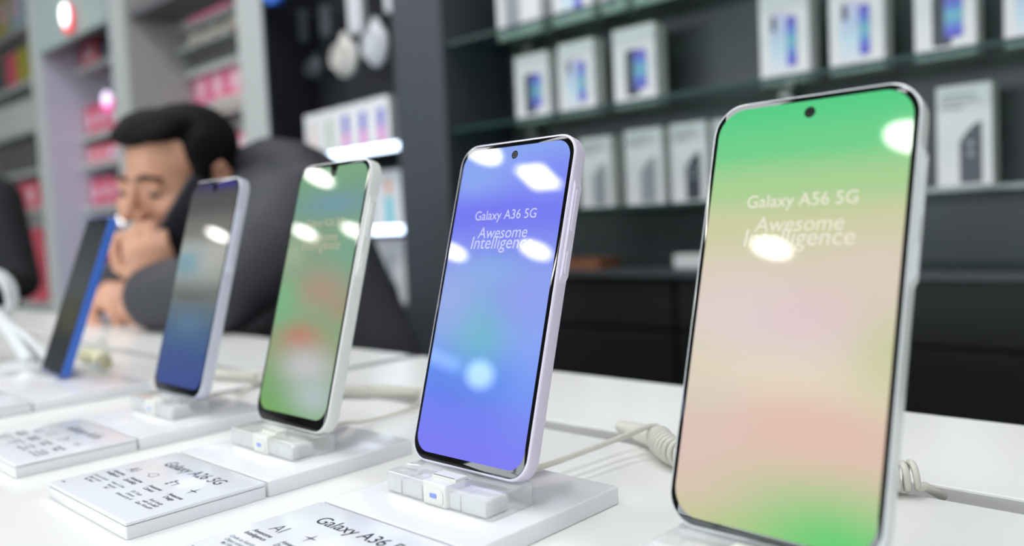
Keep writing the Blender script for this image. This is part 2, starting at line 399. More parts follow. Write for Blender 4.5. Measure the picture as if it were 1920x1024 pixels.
# cartons
YBX = 1.50
def carton(px_l, px_r, py_top, z, style, label, y=YBX, h=None, side_px=None, dep=.042):
    pm = 200
    a = PY(px_l, pm, y); b = PY(px_r, pm, y); wd = abs(b.x-a.x); cx = (a.x+b.x)/2
    if h is None:
        h = PY((px_l+px_r)/2, py_top, y).z-z
    t = thing('phone_carton', label, 'box', (cx, y, z), group=None)
    bm = Bx(-wd/2, wd/2, 0, dep, 0, h, bev=.0012); obj('carton', bm, M['box_white'], t)
    lid = obj('lid_seam', Bx(-wd/2-.0003, wd/2+.0003, -.0003, dep+.0003, h*.985-.0006, h*.985), M['box_side'], t)
    f = -.0006
    def pr(u0, u1, v0, v1, mt, r=.003, y=f): return obj('printed_picture', plate((u1-u0)*wd, (v1-v0)*h, r, y, ((u0+u1)/2*wd-wd/2, (v0+v1)/2*h)), mt, t)
    if style == 'dark_blue':
        pr(.30, .62, .14, .72, M['print_dark'], .006); pr(.50, .80, .22, .70, M['p_blue_fade'], .006, f-.0003)
    elif style == 'pale_blue':
        pr(.22, .60, .12, .78, M['p_sky_fade'], .008); pr(.56, .76, .18, .72, M['p_blue_fade'], .006, f-.0003)
        bm = bmesh.new()
        for k in range(3): disc(bm, (.3)*wd-wd/2, f-.0004, h*(.72-.055*k), wd*.055)
        obj('printed_lenses', bm, M['print_dark'], t)
    elif style in ('grey', 'dark'):
        bm = bmesh.new(); x0, x1 = (.42*wd-wd/2, .82*wd-wd/2); z0 = .03*h
        zs = (.44*h, .63*h)
        pts = [(x0, z0), (x1, z0), (x1, zs[1])]
        for i in range(7):
            a_ = i/6; pts.append((x1+(x0-x1)*(a_), zs[1]+(zs[0]-zs[1])*(a_**1.7)))
        bm.faces.new([bm.verts.new((x, f, zz)) for x, zz in pts]); obj('printed_picture', bm, M['print_dark' if style == 'dark' else 'print_grey'], t)
        bm = bmesh.new()
        for k, (u0, u1) in enumerate(((.1, .7), (.1, .78), (.1, .5))): plate((u1-u0)*wd, h*.022, .0004, f, ((u0+u1)/2*wd-wd/2, h*(.9-.06*k)), 2, bm)
        obj('printed_lines', bm, M['print_text'], t)
        if style == 'dark':
            bm = bmesh.new()
            for k in range(2): disc(bm, .62*wd-wd/2, f-.0003, h*(.42-.1*k), wd*.06)
            obj('printed_lenses', bm, M['print_grey'], t)
    elif style == 'plain':
        pr(.2, .55, .1, .8, M['print_grey'], .004)
    return t
zb = SH['B']+.0082; zc_ = SH['C']+.0082; za = SH['A']+.0082
carton(968, 1030, 100, zb, 'dark_blue', 'white phone carton with dark and blue phone picture, leftmost on middle glass shelf')
carton(1050, 1117, 76, zb, 'pale_blue', 'white phone carton with pale blue picture, second on the middle glass shelf')
carton(1153, 1232, 48, zb, 'dark_blue', 'white phone carton with dark and blue phones pictured, above the lavender phone')
carton(1428, 1520, -18, zb, 'pale_blue', 'white phone carton with pale lens column picture, above the silver framed phone left corner')
carton(1558, 1660, -40, zb, 'pale_blue', 'white phone carton with pale phone back, straight above the green screen phone')
carton(1717, 1832, -62, zb, 'dark_blue', 'white phone carton with dark phone and violet screen, right of the pale pair')
carton(1884, 1990, -80, zb, 'pale_blue', 'white phone carton cut by the right picture edge')
carton(1082, 1142, 258, zc_, 'grey', 'white phone carton with pale grey picture, just right of the lavender phone')
carton(1168, 1238, 242, zc_, 'grey', 'white phone carton with grey phone picture, middle of the lower shelf trio')
carton(1254, 1322, 230, zc_, 'dark', 'white phone carton with dark phone picture, left of the green screen phone')
carton(1334, 1400, 222, zc_, 'dark', 'white phone carton half hidden behind the green screen phone left edge')
carton(1755, 1860, 158, zc_, 'dark', 'tall white phone carton with dark phone picture, right of the green screen phone')
carton(940, 1020, 0, za, 'plain', 'grey white carton, leftmost on the top glass shelf', h=.16)
carton(1044, 1118, 0, za, 'pale_blue', 'white carton with blue picture, second on the top glass shelf', h=.16)
carton(1136, 1180, 0, za, 'plain', 'slim grey white carton, third on the top glass shelf', h=.16)
carton(1196, 1300, 0, za, 'plain', 'wide pale carton at the upper edge, fourth on the top glass shelf', h=.15)
# small things on the ledge
a = PY(1066, 500, 1.45); b = PY(1138, 500, 1.45)
t = thing('wooden_tray', 'small flat brown wooden tray on the dark ledge', 'tray', ((a.x+b.x)/2, 1.45, .004))
wd = b.x-a.x; mw = mat('brown_wood', (128, 82, 58), .5, var=.15, scale=60)
bm = bmesh.new(); box(bm, -wd/2, wd/2, -.03, .05, 0, .006); obj('tray_floor', bm, mw, t)
for q in ((-wd/2, wd/2, -.03, -.024), (-wd/2, wd/2, .044, .05), (-wd/2, -wd/2+.006, -.024, .044), (wd/2-.006, wd/2, -.024, .044)): obj('rim', Bx(*q, .006, .022), mw, t)
a = PY(1262, 485, 1.45); b = PY(1330, 485, 1.45); wd = b.x-a.x
t = thing('white_adapter_box', 'small flat white box lying on the dark ledge behind the green screen phone', 'box', ((a.x+b.x)/2, 1.45, .004))
obj('carton', Bx(-wd/2, wd/2, 0, .05, 0, .028, bev=.003), M['box_white'], t); obj('lid_seam', Bx(-wd/2-.0004, wd/2+.0004, -.0004, .0504, .02, .0206), M['box_side'], t)

# ------------------------------------------------------------------ dark display unit with light strips (left of the pillar)
UX0, UX1 = PY(499, 100, 1.46).x+.013, -1.705
du = thing('display_unit', 'dark navy display bay with light strips and hanging accessories', 'shelving', (UX0, 1.66, ZF))
def U(*a): return Bx(a[0]-UX0, a[1]-UX0, a[2]-1.66, a[3]-1.66, a[4]-ZF, a[5]-ZF)
obj('back_panel', U(UX0, UX1, 1.64, 1.67, -.2, 1.5), M['navy_panel'], du)
obj('side_panel', U(UX0-.012, UX0, 1.452, 1.67, ZF, 1.5), M['navy_panel'], du)
obj('base_cabinet', U(UX0, UX1, 1.44, 1.67, ZF, -.2), M['navy_panel'], du)
for zz in (.318, .10):
    s = obj('shelf_board', U(-2.13, UX1, 1.405, 1.64, zz, zz+.012), M['navy_panel'], du)
    bm = bmesh.new(); xa = -2.10 if zz > .2 else -2.05
    tube(bm, [(xa-UX0, 1.398-1.66, zz+.008-ZF), (UX1-.004-UX0, 1.398-1.66, zz+.008-ZF)], .0105, 10)
    obj('light_strip', bm, M['led'], s, label='glowing cold white light strip along the shelf edge')
# row of five striped slim boxes
a = PY(572, 250, 1.5); b = PY(732, 250, 1.5); n = 5; wd = (b.x-a.x)/n
for k in range(n):
    mt = ['p_stripe_red', 'p_stripe_green', 'p_stripe_pink', 'p_stripe_pink', 'p_stripe_pink'][k]
    t = thing('slim_carton', 'slim carton with %s stripe, %s on the upper light strip shelf' % (['faint rose', 'faint green', 'blue and magenta', 'blue and magenta', 'blue and magenta'][k], ['first', 'second', 'third', 'fourth', 'rightmost'][k]), 'box', (a.x+wd*(k+.5), 1.5, .3302), group=None)
    obj('carton', Bx(-wd/2+.0015, wd/2-.0015, 0, .04, 0, .148+.002*k, bev=.001), M['box_white'], t)
    obj('printed_stripe', plate(wd*.34, .118, .004, -.0006, (.004, .066)), M[mt], t)
# cartons lit by the strips
for (l, r_, top, z, st, lab) in ((700, 757, 305, .1122, 'teal', 'white carton with teal and orange picture lit under the upper light strip'), (640, 697, 312, .1122, 'teal', 'white carton with teal picture hidden partly by the white rimmed phone'),):
    a = PY(l, 350, 1.5); b = PY(r_, 350, 1.5); wd = b.x-a.x
    t = thing('phone_carton', lab, 'box', ((a.x+b.x)/2, 1.5, z)); obj('carton', Bx(-wd/2, wd/2, 0, .05, 0, .165, bev=.0015), M['box_white'], t)
    obj('lid_seam', Bx(-wd/2-.0004, wd/2+.0004, -.0004, .0504, .158, .1586), M['box_side'], t)
    obj('printed_picture', plate(wd*.22, .125, .004, -.0006, (0, .075)), M['p_teal'], t)
lo = obj('lower_shelf', U(-2.13, UX1, 1.405, 1.64, -.115, -.103), M['navy_panel'], du)
for (l, r_, lab) in ((704, 768, 'white carton with dark slit lit under the lower light strip, beside the pillar'), (632, 698, 'white carton lit under the lower light strip, behind the white rimmed phone')):
    a = PY(l, 500, 1.5); b = PY(r_, 500, 1.5); wd = b.x-a.x
    t = thing('phone_carton', lab, 'box', ((a.x+b.x)/2, 1.5, -.1028)); obj('carton', Bx(-wd/2, wd/2, 0, .05, 0, .185, bev=.0015), M['box_white'], t)
    obj('lid_seam', Bx(-wd/2-.0004, wd/2+.0004, -.0004, .0504, .178, .1786), M['box_side'], t)
    obj('printed_picture', plate(wd*.13, .13, .003, -.0006, (-.01, .075)), M['print_grey'], t)
# hanging accessories: a card with a looped cable on a peg hook
m_beige = mat('accessory_beige', (206, 204, 198), .5, var=.08, scale=60); m_pale = mat('accessory_pale', (214, 216, 222), .4, var=.08, scale=60)
m_dim = mat('accessory_dark_grey', (72, 76, 84), .5, var=.2, scale=60)
def pouch(px, py, wpx, hpx, mt, label, kind='pouch', y=1.52):
    c = PY(px, py, y); k = y/ray(px, py).y/FPX; wd = wpx*k*1.15; h = hpx*k
    t = thing('hanging_accessory', label, 'accessory', (c.x, y, c.z-h/2))
    bm = bmesh.new()
    if kind == 'pouch':
        ellipsoid(bm, (0, 0, h*.42), (wd*.5, .022, h*.44)); ellipsoid(bm, (wd*.12, -.004, h*.3), (wd*.36, .024, h*.3)); ellipsoid(bm, (0, 0, h*.8), (wd*.2, .012, h*.22))
        obj('pouch', fuse(bm, .006, 4), mt, t, 180)
        bm = bmesh.new(); tube(bm, spline([(wd*.3*math.cos(i*1.05), -.026-.001*i, h*.42+h*.26*math.sin(i*1.05)) for i in range(7)], 8), .004, 8); obj('cable_loop', bm, mt, t, 180)
    else:
        obj('blister', slab(wd, h, .018, wd*.2, .004, 6, 'y', off=(0, -.009, h/2)), mt, t, 40)
        obj('card', slab(wd*1.04, h*1.02, .0015, wd*.08, 0, 4, 'y', off=(0, .009, h/2)), mt, t)
    bm = bmesh.new(); tube(bm, [(0, -.02, h*.97), (0, .0, h*.985), (0, 1.64-y, h*.985)], .0025, 6); obj('hook', bm, M['metal'], t)
pouch(648, 102, 66, 84, m_beige, 'beige white soft pouch with cable hanging on the dark bay')
pouch(706, 78, 60, 92, m_pale, 'white rounded pouch hanging beside the beige pouch, nearest the pillar')
pouch(667, 18, 36, 92, m_pale, 'long pale blister pack hanging above the beige pouch', 'blister', 1.56)
pouch(733, -2, 26, 50, m_pale, 'small pale blister pack hanging next to the pillar top', 'blister', 1.56)
pouch(612, 40, 26, 56, m_dim, 'dim grey blister pack hanging left of the pale blister pack', 'blister', 1.58)
pouch(594, 126, 28, 46, m_dim, 'dim grey small pouch hanging low left of the beige pouch', 'pouch', 1.58)
pouch(565, 50, 26, 60, m_dim, 'dark grey blister pack hanging furthest left in the dark bay', 'blister', 1.59)

# ------------------------------------------------------------------ white gondola shelving on the left
YG0, YG1, YPK = 1.46, 1.88, 1.73
gx = lambda px: PY(px, 100, YG0).x
GX = [(gx(447), gx(497)), (gx(207), gx(236)), (gx(56), gx(74)), (gx(56)-2.0, gx(56)-1.9)]
GL = GX[3][0]
gon = thing('gondola_shelving', 'white gondola shelving with dividers full of pink packs behind the seated man', 'shelving', (-4.3, YG1, ZF))
def G(*a): return Bx(a[0]+4.3, a[1]+4.3, a[2]-YG1, a[3]-YG1, a[4]-ZF, a[5]-ZF)
obj('back_panel', G(GL, GX[0][1], YG1, YG1+.04, ZF, 1.6), M['white_panel'], gon)
for k, (a_, b_) in enumerate(GX):
    d_ = obj('divider', G(a_, b_, YG0, YG1, ZF, 1.5), M['white_panel'], gon)
    if k: obj('divider_side', G(b_, b_+.006, YG0+.004, YG1, ZF, 1.5), M['lav_panel' if k == 2 else 'grey_panel'], d_)
obj('base_cabinet', G(GL, GX[0][1], YG0-.02, YG1, ZF, -.35), M['white_panel'], gon)
ml = mat('header_board_pale_teal', (162, 180, 176), .5, var=.03, scale=5)
hz = PY(135, 74, YG0).z
obj('header_board', G(GX[2][1]+.007, GX[1][0]-.001, YG0-.01, YG0+.015, hz, 1.5), ml, gon, label='pale teal header board with a red rimmed lamp')
sz = PY(240, 30, YG0).z
obj('soffit_board', G(GX[1][1]+.007, GX[0][0]-.001, YG0+.02, YPK-.06, sz, sz+.03), mat('soffit_grey', (92, 93, 96), .6), gon, label='dark grey board over the right compartment')
m_pink = mat('pack_pink', (224, 112, 146), .5, var=.12, scale=30); m_crim = mat('pack_crimson', (196, 52, 92), .5, var=.12, scale=30)
m_rose = mat('pack_rose_red', (216, 88, 104), .5, var=.12, scale=30); m_cream = mat('pack_cream', (240, 234, 220), .5, var=.1, scale=40)
m_brown = mat('pack_brown', (172, 126, 84), .6, var=.3, scale=40); m_dgrey = mat('pack_dark_grey', (92, 90, 90), .6, var=.3, scale=40)
m_label = mat('pack_label_rose_white', (232, 190, 204), .5); m_yel = mat('pack_olive_yellow', (168, 162, 58), .5, var=.2, scale=40)
m_tq = mat('pack_pale_blue', (150, 184, 200), .5, var=.2, scale=40); m_slate = mat('pack_slate', (74, 88, 104), .5, var=.2, scale=40)
m_lgrey = mat('pack_light_grey', (206, 206, 204), .5, var=.1, scale=30)
ords = ['first', 'second', 'third', 'fourth']
def packs(l, r, n, top, bot, mt, words, y=YPK, d=.1, strip=True, board=True, slope=.0):
    """n packs side by side between two picture columns, standing on a board of the compartment"""
    xa, xb = PY(l, bot, y).x, PY(r, bot, y).x
    i = min(range(3), key=lambda q: abs((GX[q][0]+GX[q+1][1])/2-(xa+xb)/2)); xa = max(xa, GX[i+1][1]+.01)
    zb_ = PY(l, bot, y).z; h = PY(l, top, y).z-zb_; pit = (xb-xa)/n; wd = pit-.008
    for k in range(n):
        t = thing('goods_pack', words+(', %s from left' % ords[k] if n > 1 else ''), 'pack', (xa+pit*(k+.5), y, zb_))
        obj('pack_body', Bx(-wd/2, wd/2, 0, d, 0, h*(1-.012*k), bev=.004), (mt[k] if isinstance(mt, (list, tuple)) else mt), t)
        if strip: obj('printed_label', plate(wd*.5, h*.5, .004, -.0008, (0, h*.5)), m_label, t)
    if board:
        obj('shelf_board', G(GX[i+1][1]+.007, GX[i][0]-.001, y-.03, YG1, zb_-.028, zb_-.0003), M['white_panel'], gon)
    return zb_
def bags(xs, z, y, pos):
    for k, x in enumerate(xs):
        t = thing('goods_bag', 'cream and brown puffed bag %s, %s from left' % (pos, ords[k]), 'bag', (x, y, z))
        bm = bmesh.new(); ellipsoid(bm, (0, 0, .04), (.085, .05, .041)); ellipsoid(bm, (.055, 0, .034), (.045, .04, .033)); obj('bag', fuse(bm, .008, 3), m_cream, t, 180)
        bm = bmesh.new(); ellipsoid(bm, (.03, -.012, .022), (.06, .043, .022)); obj('contents_window', bm, m_brown, t, 180)
# right compartment, seen behind the man's hair
packs(342, 428, 3, -12, 56, m_pink, 'pink pack at the top picture edge')
zbg = packs(352, 446, 3, 104, 140, m_dgrey, 'dark grey pack in the shade over the middle pink packs', strip=False)  # dark blocks paint the shaded gap under the tray, no real packs
packs(356, 462, 3, 142, 206, m_pink, 'pink pack on the middle white shelf behind the hair')
packs(378, 470, 3, 262, 300, m_crim, 'crimson pack low behind the hair')
def tray(l, r, py, y, pos):
    xa, xb = PY(l, py, y).x, PY(r, py, y).x; z = PY(l, py, y).z
    t = thing('wire_tray', 'white wire tray of cream bags '+pos, 'tray', ((xa+xb)/2, y, z)); w_ = xb-xa
    obj('tray_floor', Bx(-w_/2, w_/2, 0, .13, 0, .006), M['white_panel'], t); obj('tray_front', Bx(-w_/2, w_/2, -.006, 0, 0, .016), M['white_panel'], t)
    bags([xa+w_*(k+.5)/3 for k in range(3)], z+.0062, y+.07, pos)
tray(334, 440, 101, 1.68, 'under the top pink packs'); tray(384, 470, 222, 1.68, 'under the middle pink packs')
YMID = 1.645
# middle compartment
packs(146, 186, 1, 82, 136, m_rose, 'rose red pack high under the teal header', y=YMID); packs(189, 222, 1, 74, 132, m_slate, 'slate blue pack high under the teal header', strip=False, board=False, y=YMID)
packs(150, 224, 3, 206, 260, m_crim, 'crimson pack below the glowing magenta lamp', y=YMID)
packs(154, 226, 3, 281, 312, m_rose, 'rose pack over the crimson packs beside the brow', y=YMID)
packs(166, 238, 3, 338, 388, m_crim, 'crimson pack left of the seated man\'s eyes', y=YMID)
packs(124, 200, 3, 462, 500, m_crim, 'crimson pack low behind the blue framed phone', y=YMID)
# leftmost compartment
packs(-26, 50, 3, 0, 92, [m_yel, m_yel, m_tq], 'olive or pale blue pack in the top left corner')
packs(-22, 58, 4, 122, 188, [m_slate, m_dgrey, m_rose, m_yel], 'small coloured pack on the second shelf at the left edge', strip=False)
packs(-10, 62, 3, 208, 266, m_lgrey, 'light grey pack on the third shelf at the left edge', strip=False)
packs(-6, 68, 3, 280, 336, m_dgrey, 'dark grey pack on the fourth shelf at the left edge', strip=False)
packs(2, 74, 3, 352, 400, m_rose, 'rose red pack on the fifth shelf by the black coat')
packs(14, 80, 3, 430, 560, m_rose, 'tall rose red pack low beside the black coat')
# little lamps
m_bulb = mat('bulb_white', (255, 255, 255), .4, emit=(255, 250, 255), es=3.0); m_red = mat('red_glow_rim', (230, 60, 70), .4, emit=(255, 60, 70), es=1.0); m_mag = mat('magenta_glow_rim', (230, 60, 150), .4, emit=(240, 70, 170), es=.8)
m_lavb = mat('bulb_lavender', (240, 225, 250), .4, emit=(238, 218, 252), es=1.3); m_blub = mat('bulb_faint_blue', (190, 195, 235), .4, emit=(176, 186, 236), es=.75)
def bulb(px, py, y, r, rimm, label, bm_=None, shape=(1, 1, 0, 0)):
    c = PY(px, py, y); t = thing('indicator_lamp', label, 'lamp', (c.x, y, c.z)); bm = bmesh.new(); sx, sz, dx, dz = shape
    bmesh.ops.create_cone(bm, cap_ends=True, segments=24, radius1=r*1.15, radius2=r*1.1, depth=.012, matrix=Matrix.Translation((dx*r, 0, dz*r)) @ Matrix.Diagonal((sx, 1, sz, 1)) @ Matrix.Rotation(math.pi/2, 4, 'X')); obj('rim', bm, rimm, t)
    bm = bmesh.new(); ellipsoid(bm, (0, -.008, r*.1), (r*.9*sx, .012, r*.9*sz)); obj('bulb', bm, bm_ or m_bulb, t, 180)
bulb(125, 30, YG0-.03, .042, m_red, 'glowing white lamp with a red rim on the teal header board', shape=(.95, 1.35, 0, -.25))
bulb(203, 187, 1.58, .038, m_mag, 'glowing white lamp with a magenta rim above the crimson packs', m_lavb, (1.3, .95, -.4, -.3))
bulb(231, 412, 1.58, .022, M['frame_white'], 'small bluish white lamp beside the top of the blue phone')
bulb(214, 288, 1.58, .012, M['frame_white'], 'small bluish white lamp left of the seated man\'s forehead', m_blub)
# round blue sign
c = PY(514, -34, 1.43); t = thing('round_sign', 'round blue hanging sign cut by the top picture edge', 'sign', (c.x, 1.43, c.z))
bm = bmesh.new(); bmesh.ops.create_cone(bm, cap_ends=True, segments=40, radius1=.068, radius2=.068, depth=.02, matrix=Matrix.Rotation(math.pi/2, 4, 'X')); obj('disc', bm, mat('sign_blue', (30, 100, 205), .4), t, 40)
bm = bmesh.new(); tube(bm, [(0, 0, .066), (0, 0, 1.9-c.z)], .003, 6); obj('wire', bm, M['metal'], t)

# ------------------------------------------------------------------ counters
def counter(x0, x1, label):
    t = thing('display_counter', label, 'counter', ((x0+x1)/2, .24, ZF)); h = (x1-x0)/2; zc = ZC-ZF
    def K(*a): return Bx(a[0], a[1], a[2]-.24, a[3]-.24, a[4], a[5], bev=a[6] if len(a) > 6 else 0)
    obj('front_worktop', K(-h, h, -.08, .400, zc-.03, zc, .0012), M['counter'], t)
    obj('rear_worktop', K(-h, h, .4192, .5591, zc-.03, zc, .0012), M['counter'], t)
    bm = K(-h, h, .398, .421, zc-.03, zc-.012); obj('cable_channel', bm, M['channel'], t, label='grey recessed cable channel along the worktop')
    obj('carcass', K(-h+.01, h-.01, -.05, .53, .08, zc-.03), M['counter'], t)
    obj('plinth', K(-h+.02, h-.02, .0, .5, 0, .08), M['navy_panel'], t)
    for k in range(2):
        xa = -h+.015+k*h; obj('door', K(xa, xa+h-.02, -.066, -.05, .1, zc-.04, .002), M['counter'], t)
    return t
ct = counter(-.666, 1.1, 'white gloss counter unit under the lavender and green screen phones')
hx = (1.1+.666)/2
obj('seam_strip', Bx(-hx-.0199, -hx-.0001, -.32, .319, ZC-ZF-.03, ZC-ZF-.0008), M['channel'], ct, label='grey filler strip in the joint between two counters')
counter(-3.4, -.686, 'white gloss counter unit under the blue phone, the seated man leans on it')

# ------------------------------------------------------------------ display bases, docks, phones
ZT_B = -.0115
cols = (-.036, -.0135, .0095, .0325)
def icon_drop(bm, x, y):
    pts = [(x+.0034*math.cos(a), y+.0028*math.sin(a)) for a in [i*2*math.pi/20 for i in range(20)]]
    pts = [(p[0]-(.004 if abs(i-10) < 1 else 0), p[1]) for i, p in enumerate(pts)]
    o = [bm.verts.new((px, py, 0)) for px, py in pts]; i_ = [bm.verts.new((x+(px-x)*.84, y+(py-y)*.84, 0)) for px, py in pts]
    for k in range(20): bm.faces.new((o[k], o[(k+1) % 20], i_[(k+1) % 20], i_[k]))
def flat_rect(bm, x0, x1, y0, y1): bm.faces.new([bm.verts.new(p) for p in ((x0, y0, 0), (x1, y0, 0), (x1, y1, 0), (x0, y1, 0))])
def flat_disc(bm, x, y, r): bm.faces.new([bm.verts.new((x+r*math.cos(i*math.pi/8), y+r*math.sin(i*math.pi/8), 0)) for i in range(16)])
def icon_camera(bm, x, y):
    flat_rect(bm, x-.001, x+.0045, y+.0012, y+.0018); flat_rect(bm, x+.0038, x+.0045, y-.0026, y+.0012)
    for k in range(3): flat_disc(bm, x-.0018, y+.0028-.0026*k, .0011)
def icon_spark(bm, x, y, r=.0044):
    pts = []
    for i in range(8):
        rr = r if i % 2 == 0 else r*.16; pts.append((x+rr*math.cos(i*math.pi/4), y+rr*math.sin(i*math.pi/4)))
    c = bm.verts.new((x, y, 0)); v = [bm.verts.new((a_, b_, 0)) for a_, b_ in pts]
    for i in range(8): bm.faces.new((c, v[i], v[(i+1) % 8]))
def at_z(me, x, y, z): return move_mesh(me, Matrix.Translation((x, y, z)))
def display_base(cx, title, icons, label, wl=.0505, wr=.0505, title_x=.0015, blank=False):
    t = thing('display_stand', label, 'stand', (cx, .2, ZC)); W_ = wl+wr; ox = (wr-wl)/2; H = ZT_B-ZC
    obj('dock_plate', slab(W_, .0957, H, .0012, .0007, 3, 'z', off=(ox, .0635, 0)), M['base_white'], t, 35)
    blk = obj('card_block', slab(W_, .0703, H-.0021, .0012, .0005, 3, 'z', off=(ox, -.0208, 0)), M['base_white'], t, 35)
    obj('seam', slab(W_-.0006, .0697, .0004, .001, 0, 2, 'z', off=(ox, -.0208, H-.0022)), M['seam'], t)
    cov = obj('card_cover', slab(W_, .0703, .0019, .0012, .0007, 3, 'z', off=(ox, -.0208, H-.0019)), M['card_white'], t, 35, label='clear edged cover over the printed card')
    if blank: return t
    zt = H+.00006
    obj('printed_title', at_z(text_mesh(title, .0062, 'CENTER', .0, 1.0, bold=.00004, width=.0625 if len(title) > 11 else .052), title_x, -.0034, zt), M['ink'], cov)
    for cxn, ic in zip(cols, icons):
        if ic == 'AI':
            obj('printed_icon', at_z(text_mesh('AI', .0098, bold=-.0001), cxn+.002, -.0206, zt), M['ink'], cov); continue
        bm = bmesh.new(); {'drop': icon_drop, 'camera': icon_camera, 'spark': icon_spark}[ic](bm, 0, 0)
        me = D.meshes.new('icon'); bm.to_mesh(me); bm.free(); obj('printed_icon', at_z(me, cxn, -.0155, zt), M['ink'], cov)
    heads = ['Awesome\nIntelligence', 'Awesome\nDurability', 'Awesome\nCamera', 'Awesome\nDesign']
    subs = ['Circle to Search\nObject eraser\nMy Filters', 'Water & Dust\nResistant\nIP67', 'OIS Triple\nCamera\nEnhanced by AI', 'Sleek design\nwith Gorilla\u00ae\nGlass Victus\u00ae+']
    for cxn, hd, sb in zip(cols, heads, subs):
        obj('printed_heading', at_z(text_mesh(hd, .0036, leading=.95, bold=.00006), cxn+.0006, -.0258, zt), M['ink'], cov)
        obj('printed_note', at_z(text_mesh(sb, .0029, leading=1.05, bold=.00002), cxn+.0006, -.0352, zt), M['ink_grey'], cov)
    bm = bmesh.new(); flat_rect(bm, -.0475, -.0462, -.0504, -.0496); flat_rect(bm, -.0456, -.043, -.0504, -.0496)
    for v in bm.verts: v.co.z = zt
    obj('printed_mark', bm, M['ink'], cov)
    return t

def dock(cx, y, zt, label, wd=.072, dp=.0285, h=.0103):
    """clear block with milky centre connector; y = front face, zt = plate top"""
    t = thing('acrylic_dock', label, 'stand', (cx, y, zt+.0001))
    blk = obj('clear_block', slab(wd, dp, h, .0032, .0009, 5, 'z', off=(0, dp/2, 0)), M['acrylic'], t, 40)
    # milky cores seen through the block, split left and right of the connector
    for s, w_ in ((-1, .0105), (-1, .012), (1, .012), (1, .0105)):
        pass
    xs = [(-wd/2+.0012, -wd/2+.0105), (-wd/2+.0116, -.0105), (.0085, .0155), (.0162, wd/2-.0045)]
    for a_, b_ in xs: obj('frosted_insert', Bx(a_, b_, .0012, .0155, .0004, h*.70, bev=.0004), M['frost'], t)
    obj('connector_housing', slab(.0165, .013, h+.0003, .0015, .0005, 4, 'z', off=(0, .0062, 0)), M['clip'], t, 40)
    cl = obj('connector_frame', slab(.0125, .0072, .0006, .0022, .0002, 5, 'y', off=(0, -.0007, h*.45)), M['clip'], t, 40)
    obj('indicator', slab(.0042, .0019, .0003, .0003, 0, 2, 'y', off=(0, -.0011, h*.48)), M['indicator'], cl)
    obj('connector_neck', Bx(-.008, .008, .006, .0135, h, h+.0016, bev=.0004), M['clip'], t)
    obj('connector_lip', Bx(-.007, .007, .0062, .0066, h+.0008, h+.0017), M['connector'], t)
    obj('cable_boot', slab(.009, .0065, .012, .002, .0006, 5, 'y', off=(0, dp-.001, h*.5)), M['clip'], t, 40)
    return t

